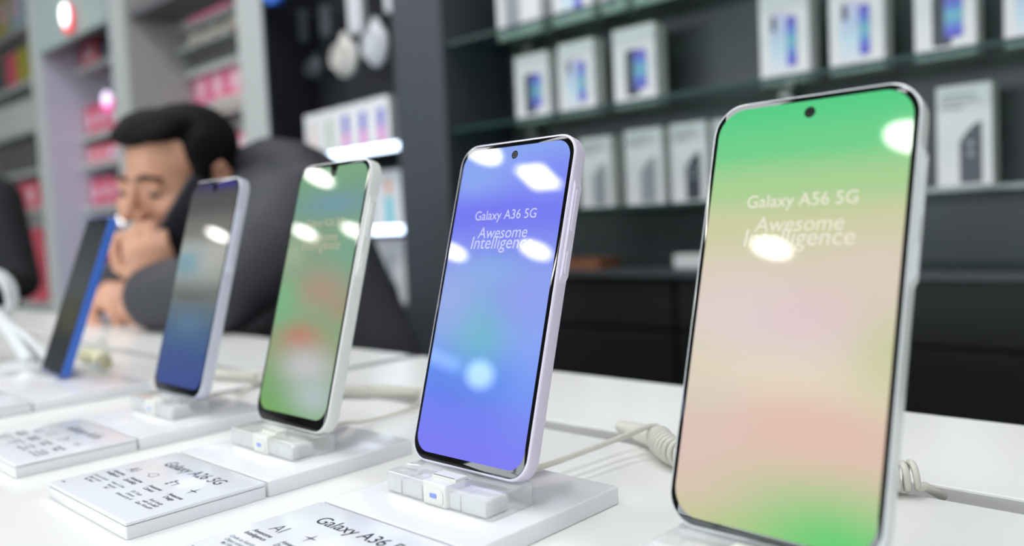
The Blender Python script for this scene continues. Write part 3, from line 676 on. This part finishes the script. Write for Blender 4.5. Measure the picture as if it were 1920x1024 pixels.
def phone(pos, rot_z, tilt, w_, h_, th, frame, screen, label, r=.0112, bez=(.0021, .0024, .0042), cam_kind='hole', txt=None, island=True, keys=True, rim=.0008):
    t = thing('smartphone', label, 'phone', pos, (-tilt, 0, rot_z))
    t.rotation_mode = 'XYZ'
    obj('frame', slab(w_, h_, th, r, rim, 10, 'y', off=(0, 0, h_/2), bs=4), frame, t, 50)
    cg = obj('cover_glass', slab(w_-2*rim, h_-2*rim, .0004, r-rim, .0002, 10, 'y', off=(0, -.0002, h_/2)), M['glass_black'], t, 30)
    sw = w_-2*rim-2*bez[0]; top = h_-rim-bez[1]; bot = rim+bez[2]
    obj('screen', plate(sw, top-bot, r-rim-bez[0]+.0008, -.00024, (0, (top+bot)/2), 10), screen, t)
    if cam_kind == 'hole':
        zc = top-.0046; o = obj('camera_hole', disc(bmesh.new(), 0, -.00028, zc, .0021, 28), M['glass_black'], t)
        bm = disc(bmesh.new(), 0, -.0003, zc, .0014, 24); obj('lens_ring', bm, M['lens_ring'], o); obj('lens', disc(bmesh.new(), 0, -.00032, zc, .00095, 20), M['lens'], o)
    else:
        bm = bmesh.new(); pts = []
        for i in range(13):
            a = math.pi+math.pi*i/12; pts.append((.0029*math.cos(a), top-.0042+.0029*math.sin(a)))
        pts += [(.0036, top-.0008), (.0048, top+.0002), (-.0048, top+.0002), (-.0036, top-.0008)]
        bm.faces.new([bm.verts.new((x, -.00028, z)) for x, z in pts]); o = obj('camera_notch', bm, M['glass_black'], t)
        obj('lens', disc(bmesh.new(), 0, -.0003, top-.0038, .0014, 20), M['lens'], o)
    if island:
        bm = bmesh.new(); z0, z1 = h_*.56, h_*.862; y0, y1 = .0014, th-.0008; e = .0012
        sec = [(z0, 0), (z0+.0035, e), (z1-.0035, e), (z1, 0)]
        rings = []
        for z, d in sec: rings.append([bm.verts.new((w_/2-.0006, y0, z)), bm.verts.new((w_/2+d, y0+.0005, z)), bm.verts.new((w_/2+d, y1-.0005, z)), bm.verts.new((w_/2-.0006, y1, z))])
        for a, b in zip(rings, rings[1:]):
            for k in range(4): bm.faces.new((a[k], a[(k+1) % 4], b[(k+1) % 4], b[k]))
        bm.faces.new(rings[0]); bm.faces.new(rings[-1]); bmesh.ops.recalc_face_normals(bm, faces=bm.faces[:])
        obj('key_island', bm, frame, t)
    if keys:
        xk = w_/2+(.0012 if island else 0)
        for nm, z0, z1 in (('volume_key', h_*.71, h_*.832), ('power_key', h_*.585, h_*.652)):
            bm = slab(.0024, z1-z0, .0012, .0011, .0003, 5, 'y'); bmesh.ops.rotate(bm, verts=bm.verts, matrix=Matrix.Rotation(math.pi/2, 3, 'Z'))
            bmesh.ops.translate(bm, verts=bm.verts, vec=(xk+.0005, th*.52, (z0+z1)/2)); obj(nm, bm, frame, t, 50)
    if txt:
        mt, l1 = txt; k = w_/.0782; dz = -.0018 if w_ > .079 else 0
        bmz = lambda me, z: move_mesh(me, Matrix.Translation((0, -.0003, z+dz)) @ STAND)
        obj('screen_title', bmz(text_mesh(l1, .0066, bold=.00003, width=.0415*k), h_*.748), mt, t)
        obj('screen_text', bmz(text_mesh('Awesome', .0066, shear=.12, bold=.00002, width=.0335*k), h_*.690), mt, t)
        obj('screen_text', bmz(text_mesh('Intelligence', .0066, shear=.12, bold=.00002, width=.0415*k), h_*.657), mt, t)
    return t

TI = math.radians(16.75)
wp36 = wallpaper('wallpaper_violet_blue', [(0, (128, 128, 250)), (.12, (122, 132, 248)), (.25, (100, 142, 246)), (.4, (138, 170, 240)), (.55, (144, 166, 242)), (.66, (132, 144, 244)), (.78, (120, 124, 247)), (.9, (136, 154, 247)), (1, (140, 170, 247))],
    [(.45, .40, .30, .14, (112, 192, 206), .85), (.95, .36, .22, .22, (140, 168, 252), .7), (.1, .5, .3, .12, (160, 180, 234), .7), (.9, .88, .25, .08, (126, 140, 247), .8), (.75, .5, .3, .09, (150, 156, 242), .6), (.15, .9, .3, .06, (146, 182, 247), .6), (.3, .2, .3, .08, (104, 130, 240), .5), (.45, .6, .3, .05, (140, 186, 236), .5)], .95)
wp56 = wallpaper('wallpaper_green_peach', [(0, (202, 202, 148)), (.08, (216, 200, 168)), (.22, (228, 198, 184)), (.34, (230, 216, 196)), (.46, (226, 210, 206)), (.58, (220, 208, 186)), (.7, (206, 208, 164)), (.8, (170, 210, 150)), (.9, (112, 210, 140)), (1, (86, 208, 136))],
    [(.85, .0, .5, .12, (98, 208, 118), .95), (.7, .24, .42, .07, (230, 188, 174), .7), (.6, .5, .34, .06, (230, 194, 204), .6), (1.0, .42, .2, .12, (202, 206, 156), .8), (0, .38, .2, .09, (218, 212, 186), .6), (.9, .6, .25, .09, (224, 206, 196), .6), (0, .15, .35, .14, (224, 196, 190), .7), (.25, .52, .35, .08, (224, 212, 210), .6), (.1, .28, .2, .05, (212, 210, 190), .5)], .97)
wp26 = wallpaper('wallpaper_muted_green', [(0, (124, 178, 104)), (.1, (126, 174, 112)), (.25, (150, 170, 124)), (.4, (134, 182, 142)), (.55, (144, 170, 140)), (.7, (140, 168, 140)), (.85, (126, 166, 146)), (1, (130, 178, 138))],
    [(.6, .84, .45, .05, (120, 162, 186), .7), (.95, .62, .4, .12, (120, 180, 152), .7), (0, .62, .25, .08, (160, 170, 146), .6), (.62, .49, .42, .09, (188, 154, 136), .8), (.95, .42, .2, .06, (188, 144, 122), .5), (.45, .30, .32, .06, (202, 128, 108), .85), (.62, .19, .40, .08, (210, 207, 212), .95), (.80, .08, .36, .08, (192, 206, 208), .9), (.05, .45, .25, .1, (130, 192, 142), .8), (.1, .64, .18, .06, (176, 204, 168), .5)], .86)
wp_refl_2 = wallpaper('wallpaper_grey_to_blue', [(0, (64, 82, 152)), (.12, (66, 90, 150)), (.25, (78, 106, 146)), (.35, (100, 120, 134)), (.45, (126, 130, 126)), (.55, (164, 170, 164)), (.66, (186, 186, 178)), (.76, (132, 130, 126)), (.9, (92, 92, 91)), (1, (76, 75, 90))],
    [(.25, .6, .42, .07, (124, 172, 190), .85), (.7, .6, .3, .07, (198, 196, 186), .6), (.4, .43, .5, .022, (100, 100, 94), .6), (.5, .3, .3, .06, (98, 132, 164), .7), (.75, .99, .4, .02, (70, 58, 150), .8)], .84)  # grey, white and teal fields paint shop reflections over a blue wallpaper
refl_1 = wallpaper('wallpaper_near_black', [(0, (26, 30, 42)), (.18, (22, 25, 34)), (.3, (50, 50, 38)), (.4, (66, 66, 52)), (.55, (72, 76, 78)), (.8, (62, 66, 68)), (1, (52, 54, 56))], [(.7, .32, .4, .06, (84, 80, 48), .5)], .8)  # screen is off: dim emission paints reflections of the shop

PH = [(-.13428, .2608, 'A56'), (-.28469, .26, 'A36'), (-.43798, .2609, 'A26'), (-.60351, .2682, 'A16')]
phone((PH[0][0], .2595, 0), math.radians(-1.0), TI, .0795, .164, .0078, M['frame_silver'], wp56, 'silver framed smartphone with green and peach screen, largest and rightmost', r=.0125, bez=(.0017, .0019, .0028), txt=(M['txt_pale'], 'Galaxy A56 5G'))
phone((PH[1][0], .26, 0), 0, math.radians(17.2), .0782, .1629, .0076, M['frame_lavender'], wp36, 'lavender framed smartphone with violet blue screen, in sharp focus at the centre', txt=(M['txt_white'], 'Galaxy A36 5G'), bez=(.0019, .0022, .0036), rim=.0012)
phone((PH[2][0], .2609, 0), math.radians(-.3), math.radians(16.2), .0775, .164, .0082, M['frame_white'], wp26, 'white framed smartphone with muted green and red screen, third from right', bez=(.0016, .0022, .0064), cam_kind='notch', txt=(M['txt_tan'], 'Galaxy A26 5G'))
phone((PH[3][0], .2682, 0), math.radians(-.2), math.radians(15.9), .0779, .1644, .008, M['frame_lilac'], wp_refl_2, 'pale lilac framed smartphone with grey to blue screen, in front of the seated man', bez=(.0016, .0022, .0056), cam_kind='notch')
phone((-.871, .2687, -.0082), math.radians(-4.2), math.radians(20.3), .0728, .156, .0078, M['frame_blue'], refl_1, 'bright blue framed smartphone with dark screen, furthest left', r=.004, bez=(.001, .0014, .002), cam_kind='hole', island=False)

ICN = {'A26': ('AI', 'drop', 'camera', 'spark'), 'A36': ('AI', 'spark', 'camera', 'drop'), 'A56': ('AI', 'spark', 'camera', 'drop'), 'A16': ('AI', 'drop', 'camera', 'spark')}
display_base(-.1335, 'Galaxy A56 5G', ICN['A56'], 'white display base under the green screen phone, mostly below the picture edge')
display_base(-.2840, 'Galaxy A36 5G', ICN['A36'], 'white display base with printed card in front of the lavender phone')
display_base(-.4345, 'Galaxy A26 5G', ICN['A26'], 'white display base with printed card in front of the white framed phone')
display_base(-.5920, 'Galaxy A16', ICN['A16'], 'white display base with blurred printed card in front of the lilac framed phone')
display_base(-.8450, '', (), 'white display base under the blue framed phone at the left edge', wl=.1, wr=.1, blank=True)
for (x, y, k), lab in zip(PH, ('under the green screen phone at the bottom edge', 'with blue indicator under the lavender phone', 'with blue indicator under the white framed phone', 'under the lilac framed phone')):
    dock(x, y-.0185, ZT_B, 'clear acrylic block dock '+lab)
t = thing('low_dock', 'low clear plate dock under the blue framed phone', 'stand', (-.871, .258, ZT_B+.0001))
obj('clear_block', slab(.05, .03, .003, .003, .0006, 5, 'z', off=(0, .015, 0)), M['acrylic'], t, 40); obj('connector_neck', Bx(-.006, .006, .011, .018, .003, .0045), M['connector'], t)

# cables
def coil_cable(label, cord, coil, mt, r=.0016, R=.0068, pitch=.0041, collar=None):
    p0 = Vector(coil[0]); t = thing('coiled_cable', label, 'cable', (p0.x, p0.y, ZC)); off = Vector((p0.x, p0.y, ZC))
    hp = helix([Vector(p)-off for p in coil], R, pitch)
    bm = bmesh.new(); tube(bm, hp, r, 7); obj('coil', bm, mt, t, 180)
    cp = [Vector(p)-off for p in cord]; cp.append(hp[0])
    bm = bmesh.new(); tube(bm, spline(cp, 10), r*1.05, 8); obj('cord', bm, mt, t, 180)
    if collar:
        bm = bmesh.new(); tube(bm, [Vector(p)-off for p in collar], [.0035, .0058, .0052], 12); obj('collar', bm, mt, t, 60)
    bm = bmesh.new(); e = hp[-1]; tube(bm, [e, e+(hp[-1]-hp[-15])*.4+Vector((0, .003, 0)), e+Vector((.006, .016, -R*1.2))], r*1.3, 8); obj('cable_end', bm, mt, t, 180)
zl = ZC+.0086
coil_cable('ivory coiled cable from the lavender phone dock, lying between it and the green screen phone', [(-.2847, .281, -.006), (-.279, .302, -.0085), (-.277, .335, -.0085), (-.274, .370, -.007), (-.2695, .388, -.0045)],
           [(-.2665, .394, zl), (-.2555, .383, zl), (-.237, .3715, zl), (-.205, .368, zl), (-.165, .38, zl), (-.130, .4, zl)], M['cable'], R=.0062, pitch=.0043, collar=[(-.305, .41, ZC+.0062), (-.283, .402, ZC+.0066), (-.268, .3945, ZC+.007)])
coil_cable('ivory coiled cable behind the white framed phone, reaching the lavender phone', [(-.438, .281, -.006), (-.446, .306, -.0085), (-.462, .335, -.0155), (-.4685, .37, -.0168), (-.482, .4, -.0165)],
           [(-.494, .412, ZC+.006), (-.53, .402, ZC+.006), (-.565, .385, ZC+.006), (-.60, .382, ZC+.006)], M['cable'], R=.0034, r=.0014, pitch=.0036)
coil_cable('ivory coiled cable behind the lilac framed phone', [(-.6035, .289, -.006), (-.615, .318, -.0085), (-.64, .338, -.0165), (-.662, .36, -.0168), (-.68, .38, -.0165)],
           [(-.69, .385, ZC+.006), (-.72, .375, ZC+.006), (-.75, .37, ZC+.006)], M['cable'], R=.0034, r=.0014, pitch=.0036)
coil_cable('yellowed coiled cable on the counter behind the blue framed phone', [(-.871, .283, -.01), (-.89, .305, -.0165), (-.905, .325, -.0165)],
           [(-.915, .335, zl), (-.955, .345, zl), (-1.0, .345, zl)], M['cable_yellow'], R=.0068, pitch=.0046)
# small white clip on the far counter and the dark cable slot beside it
p = PZ(192, 660, ZC); t = thing('cable_clip', 'small white cable clip standing on the counter right of the blue phone', 'clip', (p.x, p.y, ZC))
obj('clip_base', slab(.024, .016, .003, .003, .0006, 4, 'z'), M['clip'], t, 40); bm = bmesh.new(); tube(bm, spline([(-.006, 0, .002), (-.006, 0, .016), (0, 0, .021), (.006, 0, .016), (.006, 0, .002)], 6), .0025, 8); obj('clip_loop', bm, M['clip'], t, 180)
# looped white cable on its stand at the left edge
p = PZ(60, 690, ZC); t = thing('cable_stand', 'white slanted stand with looped white cable at the left picture edge', 'stand', (p.x, p.y, ZC))
c = PD(-14, 556, 1.02)-Vector((p.x, p.y, ZC))
obj('foot', slab(.07, .05, .006, .008, .0015, 5, 'z'), M['cable_white'], t, 40)
bm = bmesh.new(); tube(bm, spline([(0, 0, .004), tuple(Vector(c)*.45+Vector((0, 0, .0))), tuple(Vector(c)+Vector((0, 0, -.02)))], 8), .009, 10); obj('arm', bm, M['cable_white'], t, 180)
bm = bmesh.new(); pts = []
for i in range(3*20+1):
    a = 2*math.pi*i/20; R = .026+.0025*math.sin(i*.5); v = RT*math.cos(a)*R*.9+Vector((0, 0, 1))*math.sin(a)*R*1.15+FW*(.004*(i/20-1.5)); pts.append(Vector(c)+v)
tube(bm, pts, .0052, 8); obj('cable_loop', bm, M['cable_white'], t, 180)
bm = bmesh.new(); q = Vector(c); tube(bm, spline([q+Vector((.01, -.004, -.028)), q*.5+Vector((.03, 0, .0)), (.05, .012, .006), (.11, .03, .004)], 10), .004, 8); obj('cable_tail', bm, M['cable_white'], t, 180)

# ------------------------------------------------------------------ people
def build_head(bm, H):
    """head in frame H (x right, y forward, z up; origin between the ears); all shapes go into bm"""
    q = H.to_quaternion()
    def E(c, r, e=None):
        rot = q if e is None else (q @ e.to_quaternion())
        ellipsoid(bm, H @ Vector(c), r, rot)
    def Lm(pts, rads): limb(bm, [H @ Vector(p) for p in pts], rads, 10)
    E((0, -.015, .035), (.074, .093, .080)); E((0, .030, -.015), (.062, .060, .075)); E((0, .034, -.066), (.050, .052, .046)); E((0, .066, -.096), (.024, .021, .019))
    for s in (-1, 1):
        E((s*.027, .077, .020), (.022, .012, .009)); E((s*.044, .060, -.024), (.023, .026, .020)); E((s*.046, .0, -.07), (.018, .03, .028))
        E((s*.032, .073, .004), (.0155, .0135, .0095)); E((s*.032, .073, -.006), (.0145, .012, .006)); E((s*.0125, .098, -.034), (.0085, .011, .0085))
        Lm([(s*.077, -.002, .026), (s*.084, -.016, .030), (s*.086, -.026, .014), (s*.083, -.02, -.008), (s*.077, -.008, -.026)], [.0055, .0062, .0062, .006, .0068])
        E((s*.078, -.013, .004), (.005, .014, .024))
    Lm([(0, .086, .012), (0, .098, -.010), (0, .112, -.029)], [.0085, .0095, .0115])
    E((0, .087, -.060), (.023, .009, .0062)); E((0, .085, -.070), (.020, .010, .0068))
    Lm([(0, -.028, -.05), (0, -.045, -.12)], [.054, .055])

def head_parts(par, H, inv):
    """hair, brows, eyes, mouth as children"""
    K = inv @ H; q = K.to_quaternion()
    bm = bmesh.new()
    def E(c, r): ellipsoid(bm, K @ Vector(c), r, q)
    E((0, -.030, .056), (.083, .086, .070)); E((0, -.05, .008), (.077, .070, .078)); E((0, .03, .096), (.063, .048, .028)); E((.014, .058, .086), (.046, .026, .020)); E((-.02, .054, .090), (.042, .026, .018))
    for s in (-1, 1): E((s*.071, .016, .022), (.010, .018, .036)); E((s*.067, -.006, .052), (.018, .042, .038))
    obj('hair', fuse(bm, .0045, 3), M['hair'], par, 180)
    for s in (-1, 1):
        bm = bmesh.new(); limb(bm, [K @ Vector(p) for p in ((s*.013, .0915, .0225), (s*.029, .0915, .027), (s*.047, .078, .022))], [.0042, .005, .003], 8); obj('eyebrow', bm, M['brow'], par, 180)
        bm = bmesh.new(); ellipsoid(bm, K @ Vector((s*.032, .0775, -.0022)), (.0125, .0105, .0065), q); obj('eye', bm, M['eye'], par, 180)
    bm = bmesh.new(); ellipsoid(bm, K @ Vector((0, .0945, -.0652)), (.020, .003, .0042), q); obj('mouth', bm, M['lip'], par, 180)

def hand(bm, wrist, fwd, palm_n, curl, side, spread=.25, s=1.0):
    """hand from wrist: fwd = direction of the fingers, palm_n = way the palm faces; side +1 puts the thumb on fwd x palm_n side; curl per joint in radians"""
    fwd = fwd.normalized(); pn = (palm_n-fwd*palm_n.dot(fwd)).normalized(); lat = fwd.cross(pn)*side
    kn = wrist+fwd*.088*s
    R = Matrix((lat, fwd, -pn)).transposed().to_quaternion()
    ellipsoid(bm, wrist+fwd*.045*s, (.041*s, .05*s, .0165*s), R); ellipsoid(bm, wrist+fwd*.07*s, (.041*s, .026*s, .014*s), R); ellipsoid(bm, wrist+fwd*.03*s+lat*.022*s+pn*.008*s, (.018*s, .032*s, .016*s), R)
    for i, (o, L) in enumerate(((.030, .074), (.0105, .083), (-.0095, .077), (-.028, .060))):
        p = kn+lat*o*s-fwd*(.004 if i in (1, 2) else .010)*s; d = (fwd+lat*(o*spread*8)).normalized(); pts = [p-d*.02*s, p]; ang = 0
        for seg, c_ in zip((.45, .31, .24), curl):
            ang += c_; dd = d*math.cos(ang)+pn*math.sin(ang); p = p+dd*L*seg*s; pts.append(p)
        limb(bm, pts, [.0092*s, .0092*s, .0084*s, .0077*s, .0066*s], 10)
    b = wrist+fwd*.028*s+lat*.030*s+pn*.006*s
    limb(bm, [b-lat*.012*s, b+fwd*.028*s+lat*.022*s+pn*.010*s, b+fwd*.055*s+lat*.026*s+pn*.024*s, b+fwd*.076*s+lat*.018*s+pn*.036*s], [.0125*s, .0115*s, .0098*s, .0078*s], 10)

def frame_of(f, up, org):
    f = f.normalized(); x = f.cross(up).normalized(); z = x.cross(f); Mx = Matrix((x, f, z)).transposed().to_4x4(); Mx.translation = org; return Mx

# seated man on the phone
HC_ = PD(335, 342, 1.37)
rimg = Vector((RT.x, RT.y, 0)).normalized(); toc = Vector((-ray(330, 338).x, -ray(330, 338).y, 0)).normalized(); limg = Vector((-toc.y, toc.x, 0)); limg = limg if limg.dot(rimg) < 0 else -limg
A_ = math.radians(42)
fdir = limg*math.cos(A_)+toc*math.sin(A_)+Vector((0, 0, -.22))
H = frame_of(fdir, Vector((0, 0, 1))+rimg*.10, HC_)
lsh = PD(545, 418, 1.29); nck = PD(478, 400, 1.46); rsh = PD(360, 470, 1.66)
lel = PZ(400, 626, ZC)+Vector((0, .02, .056)); lwr = PD(300, 556, 1.25); rel = PZ(205, 600, ZC)+Vector((-.03, .03, .05)); rwr = PZ(214, 600, ZC)+Vector((0, 0, .055))
hip = Vector((nck.x+.05, nck.y+.16, -.42))
man = thing('person', 'dark haired man in a charcoal jacket leaning on the counter, phone at his ear', 'person', (hip.x, hip.y, ZF))
base = Vector((hip.x, hip.y, ZF)); inv = Matrix.Translation(-base)
Hm = H
bm = bmesh.new(); build_head(bm, H)
neck_low = H @ Vector((0, -.045, -.12))
limb(bm, [H @ Vector((0, -.035, -.09)), neck_low, nck+Vector((0, 0, -.02))], [.054, .056, .062])
chest = nck.lerp(hip, .35)
limb(bm, [nck+Vector((0, 0, -.03)), chest, nck.lerp(hip, .7), hip], [.08, .095, .11, .13]); limb(bm, [lsh, nck, rsh], [.05, .07, .05])
up = Vector((0, 0, .016)); limb(bm, [lsh, lel+up], [.05, .032]); limb(bm, [lel+up, lwr], [.034, .027]); limb(bm, [rsh, rel], [.05, .04]); limb(bm, [rel, rwr], [.04, .027])
ph_top = PD(398, 346, 1.262); ph_bot = PD(302, 506, 1.262); pax = (ph_top-ph_bot).normalized()
hd_n = (H @ Vector((0, 0, 0))-ph_bot.lerp(ph_top, .3)); 
hand(bm, lwr, (PD(280, 486, 1.235)-lwr), (hd_n), (.6, .95, .6), 1, .12, .92)
rf = (PZ(272, 612, ZC)+Vector((0, 0, .02))-rwr); hand(bm, rwr, rf, Vector((0, 0, -1))+rimg*.3, (.25, .35, .3), -1, .12, .98)
for s in (-1, 1):
    kn = hip+Vector((.12*s, -.22, -.06)); limb(bm, [hip+Vector((.09*s, 0, -.02)), kn, Vector((kn.x, kn.y+.06, ZF+.08)), Vector((kn.x, kn.y-.08, ZF+.035))], [.085, .058, .042, .032])
for v in bm.verts: v.co -= base
body = obj('body', fuse(bm, .0042, 3), M['skin'], man, 180)
head_parts(man, H, inv)
def jk(pts, rads, bm): limb(bm, [p-base for p in pts], rads, 16)
bm = bmesh.new()
jk([lsh+Vector((0, 0, -.005)), lsh.lerp(lel, .5)+Vector((.01, .02, .01)), lel], [.082, .07, .058], bm); jk([lel, lel.lerp(lwr, .5), lwr+(lel-lwr)*.0], [.058, .058, .054], bm)
jk([rsh, rel], [.075, .05], bm); jk([rel, rwr+(rel-rwr)*.3], [.05, .042], bm)
jk([nck+Vector((.03, .06, -.02)), chest+Vector((.02, .03, 0)), nck.lerp(hip, .7), hip], [.12, .16, .165, .17], bm); jk([lsh+Vector((-.02, .05, .01)), nck+Vector((.02, .08, .02)), rsh], [.085, .10, .08], bm); jk([lsh, nck+Vector((0, 0, -.01)), rsh], [.08, .10, .075], bm)
jk([lsh+Vector((-.01, .06, -.08)), lsh+Vector((.03, .1, -.22)), lsh+Vector((.07, .12, -.36)), hip+Vector((.05, 0, 0))], [.08, .095, .11, .14], bm)
obj('jacket', fuse(bm, .009, 3), M['jacket'], man, 180)
bm = bmesh.new()
jk([PD(462, 318, 1.42), PD(505, 312, 1.42), PD(555, 320, 1.38), PD(585, 352, 1.32)], [.04, .05, .05, .036], bm); jk([PD(440, 370, 1.38), PD(480, 372, 1.36), PD(540, 372, 1.34)], [.035, .05, .045], bm); jk([PD(455, 380, 1.36), PD(500, 400, 1.33), PD(560, 390, 1.3)], [.03, .04, .035], bm)
obj('hood', fuse(bm, .007, 3), M['hood'], man, 180, label='dark hood bunched at the neck')
bm = bmesh.new()
for s in (-1, 1):
    kn = hip+Vector((.12*s, -.22, -.06)); jk([hip+Vector((.09*s, 0, -.03)), kn, Vector((kn.x, kn.y+.06, ZF+.1))], [.105, .075, .06], bm)
obj('trousers', fuse(bm, .012, 2), M['trousers'], man, 180)
for s in (-1, 1):
    kn = hip+Vector((.12*s, -.22, -.06)); bm = bmesh.new(); limb(bm, [Vector((kn.x, kn.y+.07, ZF+.05))-base, Vector((kn.x, kn.y-.12, ZF+.042))-base], [.05, .042]); obj('shoe', bm, M['handset'], man, 180)
# stool under him
t = thing('stool', 'dark round stool under the seated man behind the counter', 'stool', (hip.x, hip.y+.02, ZF)); sh = hip.z-.18-ZF
bm = bmesh.new(); bmesh.ops.create_cone(bm, cap_ends=True, segments=28, radius1=.17, radius2=.17, depth=.05, matrix=Matrix.Translation((0, 0, sh-.025))); obj('seat', bm, M['navy_panel'], t)
bm = bmesh.new(); tube(bm, [(0, 0, .03), (0, 0, sh-.05)], .025, 12); obj('post', bm, M['metal'], t)
bm = bmesh.new(); bmesh.ops.create_cone(bm, cap_ends=True, segments=28, radius1=.2, radius2=.18, depth=.03, matrix=Matrix.Translation((0, 0, .015))); obj('foot', bm, M['metal'], t)
# the handset at his ear
mid = ph_bot.lerp(ph_top, .5)
t = thing('smartphone', 'dark smartphone the seated man holds to his ear', 'phone', mid); t.rotation_mode = 'QUATERNION'
nrm = -(hd_n-pax*hd_n.dot(pax)).normalized(); xx = pax.cross(-nrm).normalized(); yy = pax.cross(xx).normalized()
t.rotation_quaternion = Matrix((xx, yy, pax)).transposed().to_quaternion()
obj('frame', slab(.072, .15, .009, .009, .002, 6, 'y', off=(0, -.0045, 0)), M['handset'], t, 50); obj('cover_glass', plate(.066, .144, .008, .0047 if yy.dot(nrm) < 0 else -.0047, (0, 0)), M['glass_black'], t)
bm = bmesh.new()
sy = -.0052 if yy.dot(nrm) < 0 else .0052
for k in range(3): disc(bm, -.022, sy, .058-.017*k, .006, 16)
obj('lens', bm, M['lens'], t)

# second person: black coat at the left edge
ps = PD(-88, 470, 2.75); f2 = (toc*.5+limg*.7)
hp2 = Vector((ps.x, ps.y, -.12)); b2 = Vector((ps.x, ps.y, ZF)); inv2 = Matrix.Translation(-b2)
p2 = thing('person', 'person in a black coat standing behind the counter, cut by the left picture edge', 'person', b2)
nk2 = Vector((ps.x, ps.y, .36)); H2 = frame_of(f2+Vector((0, 0, -.2)), Vector((0, 0, 1)), nk2+Vector((0, 0, .17)))
lat = rimg; s1 = nk2+lat*.16+Vector((0, 0, -.09)); s2 = nk2-lat*.16+Vector((0, 0, -.09)); e1 = s1+lat*.055+Vector((0, 0, -.27))+toc*.03; w1 = e1+toc*.2+limg*.06+Vector((0, 0, -.0)); e2 = s2-lat*.05+Vector((0, 0, -.27)); w2 = e2+toc*.2+Vector((0, 0, .0))
bm = bmesh.new(); build_head(bm, H2); limb(bm, [H2 @ Vector((0, -.04, -.1)), nk2+Vector((0, 0, -.03)), hp2], [.055, .08, .13]); limb(bm, [s1, nk2+Vector((0, 0, -.05)), s2], [.05, .07, .05])
for a_, b_, c_, sd in ((s1, e1, w1, -1), (s2, e2, w2, 1)):
    limb(bm, [a_, b_, c_], [.05, .04, .027]); hand(bm, c_, (c_-b_)+Vector((0, 0, -.06)), Vector((0, 0, -1)), (.3, .4, .3), sd)
for s in (-1, 1): limb(bm, [hp2+lat*.08*s, hp2+lat*.09*s+Vector((0, 0, -.4)), Vector((hp2.x, hp2.y, ZF+.07))+lat*.09*s, Vector((hp2.x, hp2.y, ZF+.04))+lat*.09*s+toc*.13], [.085, .055, .04, .032])
for v in bm.verts: v.co -= b2
obj('body', fuse(bm, .0055, 3), M['skin'], p2, 180); head_parts(p2, H2, inv2)
bm = bmesh.new()
def j2(pts, rads): limb(bm, [p-b2 for p in pts], rads, 16)
j2([nk2+Vector((0, 0, -.08)), nk2+Vector((0, 0, -.2)), hp2+Vector((0, 0, -.1))], [.12, .17, .18]); j2([s1, nk2+Vector((0, 0, -.06)), s2], [.075, .09, .075])
for a_, b_, c_ in ((s1, e1, w1), (s2, e2, w2)): j2([a_, b_, c_+(b_-c_)*.15], [.076, .066, .05])
obj('coat', fuse(bm, .01, 3), M['black_coat'], p2, 180)
bm = bmesh.new()
for s in (-1, 1): j2([hp2+lat*.08*s+Vector((0, 0, -.05)), hp2+lat*.09*s+Vector((0, 0, -.42)), Vector((hp2.x, hp2.y, ZF+.09))+lat*.09*s], [.10, .075, .06])
obj('trousers', fuse(bm, .013, 2), M['trousers'], p2, 180)
for s in (-1, 1):
    bm = bmesh.new(); q0 = Vector((hp2.x, hp2.y, ZF+.045))+lat*.09*s-b2; limb(bm, [q0, q0+toc*.15], [.045, .04]); obj('shoe', bm, M['handset'], p2, 180)

# ------------------------------------------------------------------ lit sign across the shop, mirrored in the lavender phone's screen
hit = Vector((-.284, .273, .043)); rd = Vector((-.709, -.664, .237)); c = hit+rd*6.0
t = thing('backlit_sign', 'round glowing pale blue shop sign across the room, mirrored in the violet blue screen', 'sign', c, (0, 0, math.atan2(rd.y, rd.x)-math.pi/2))
m_sg = mat('sign_glow', (200, 225, 255), .4, emit=(205, 232, 255), es=12.0)
bm = bmesh.new(); bmesh.ops.create_cone(bm, cap_ends=True, segments=32, radius1=.10, radius2=.10, depth=.05, matrix=Matrix.Rotation(math.pi/2, 4, 'X')); obj('emblem', bm, m_sg, t)
obj('light_bar', Bx(.17, .62, -.02, .02, -.05, .05), mat('sign_bar_glow', (190, 215, 250), .4, emit=(180, 210, 255), es=5.0), t)
bm = bmesh.new()
for x in (.4, .0): tube(bm, [(x, .03, .04), (x, .03, ZT-c.z)], .006, 6)
obj('hanger', bm, M['metal'], t)
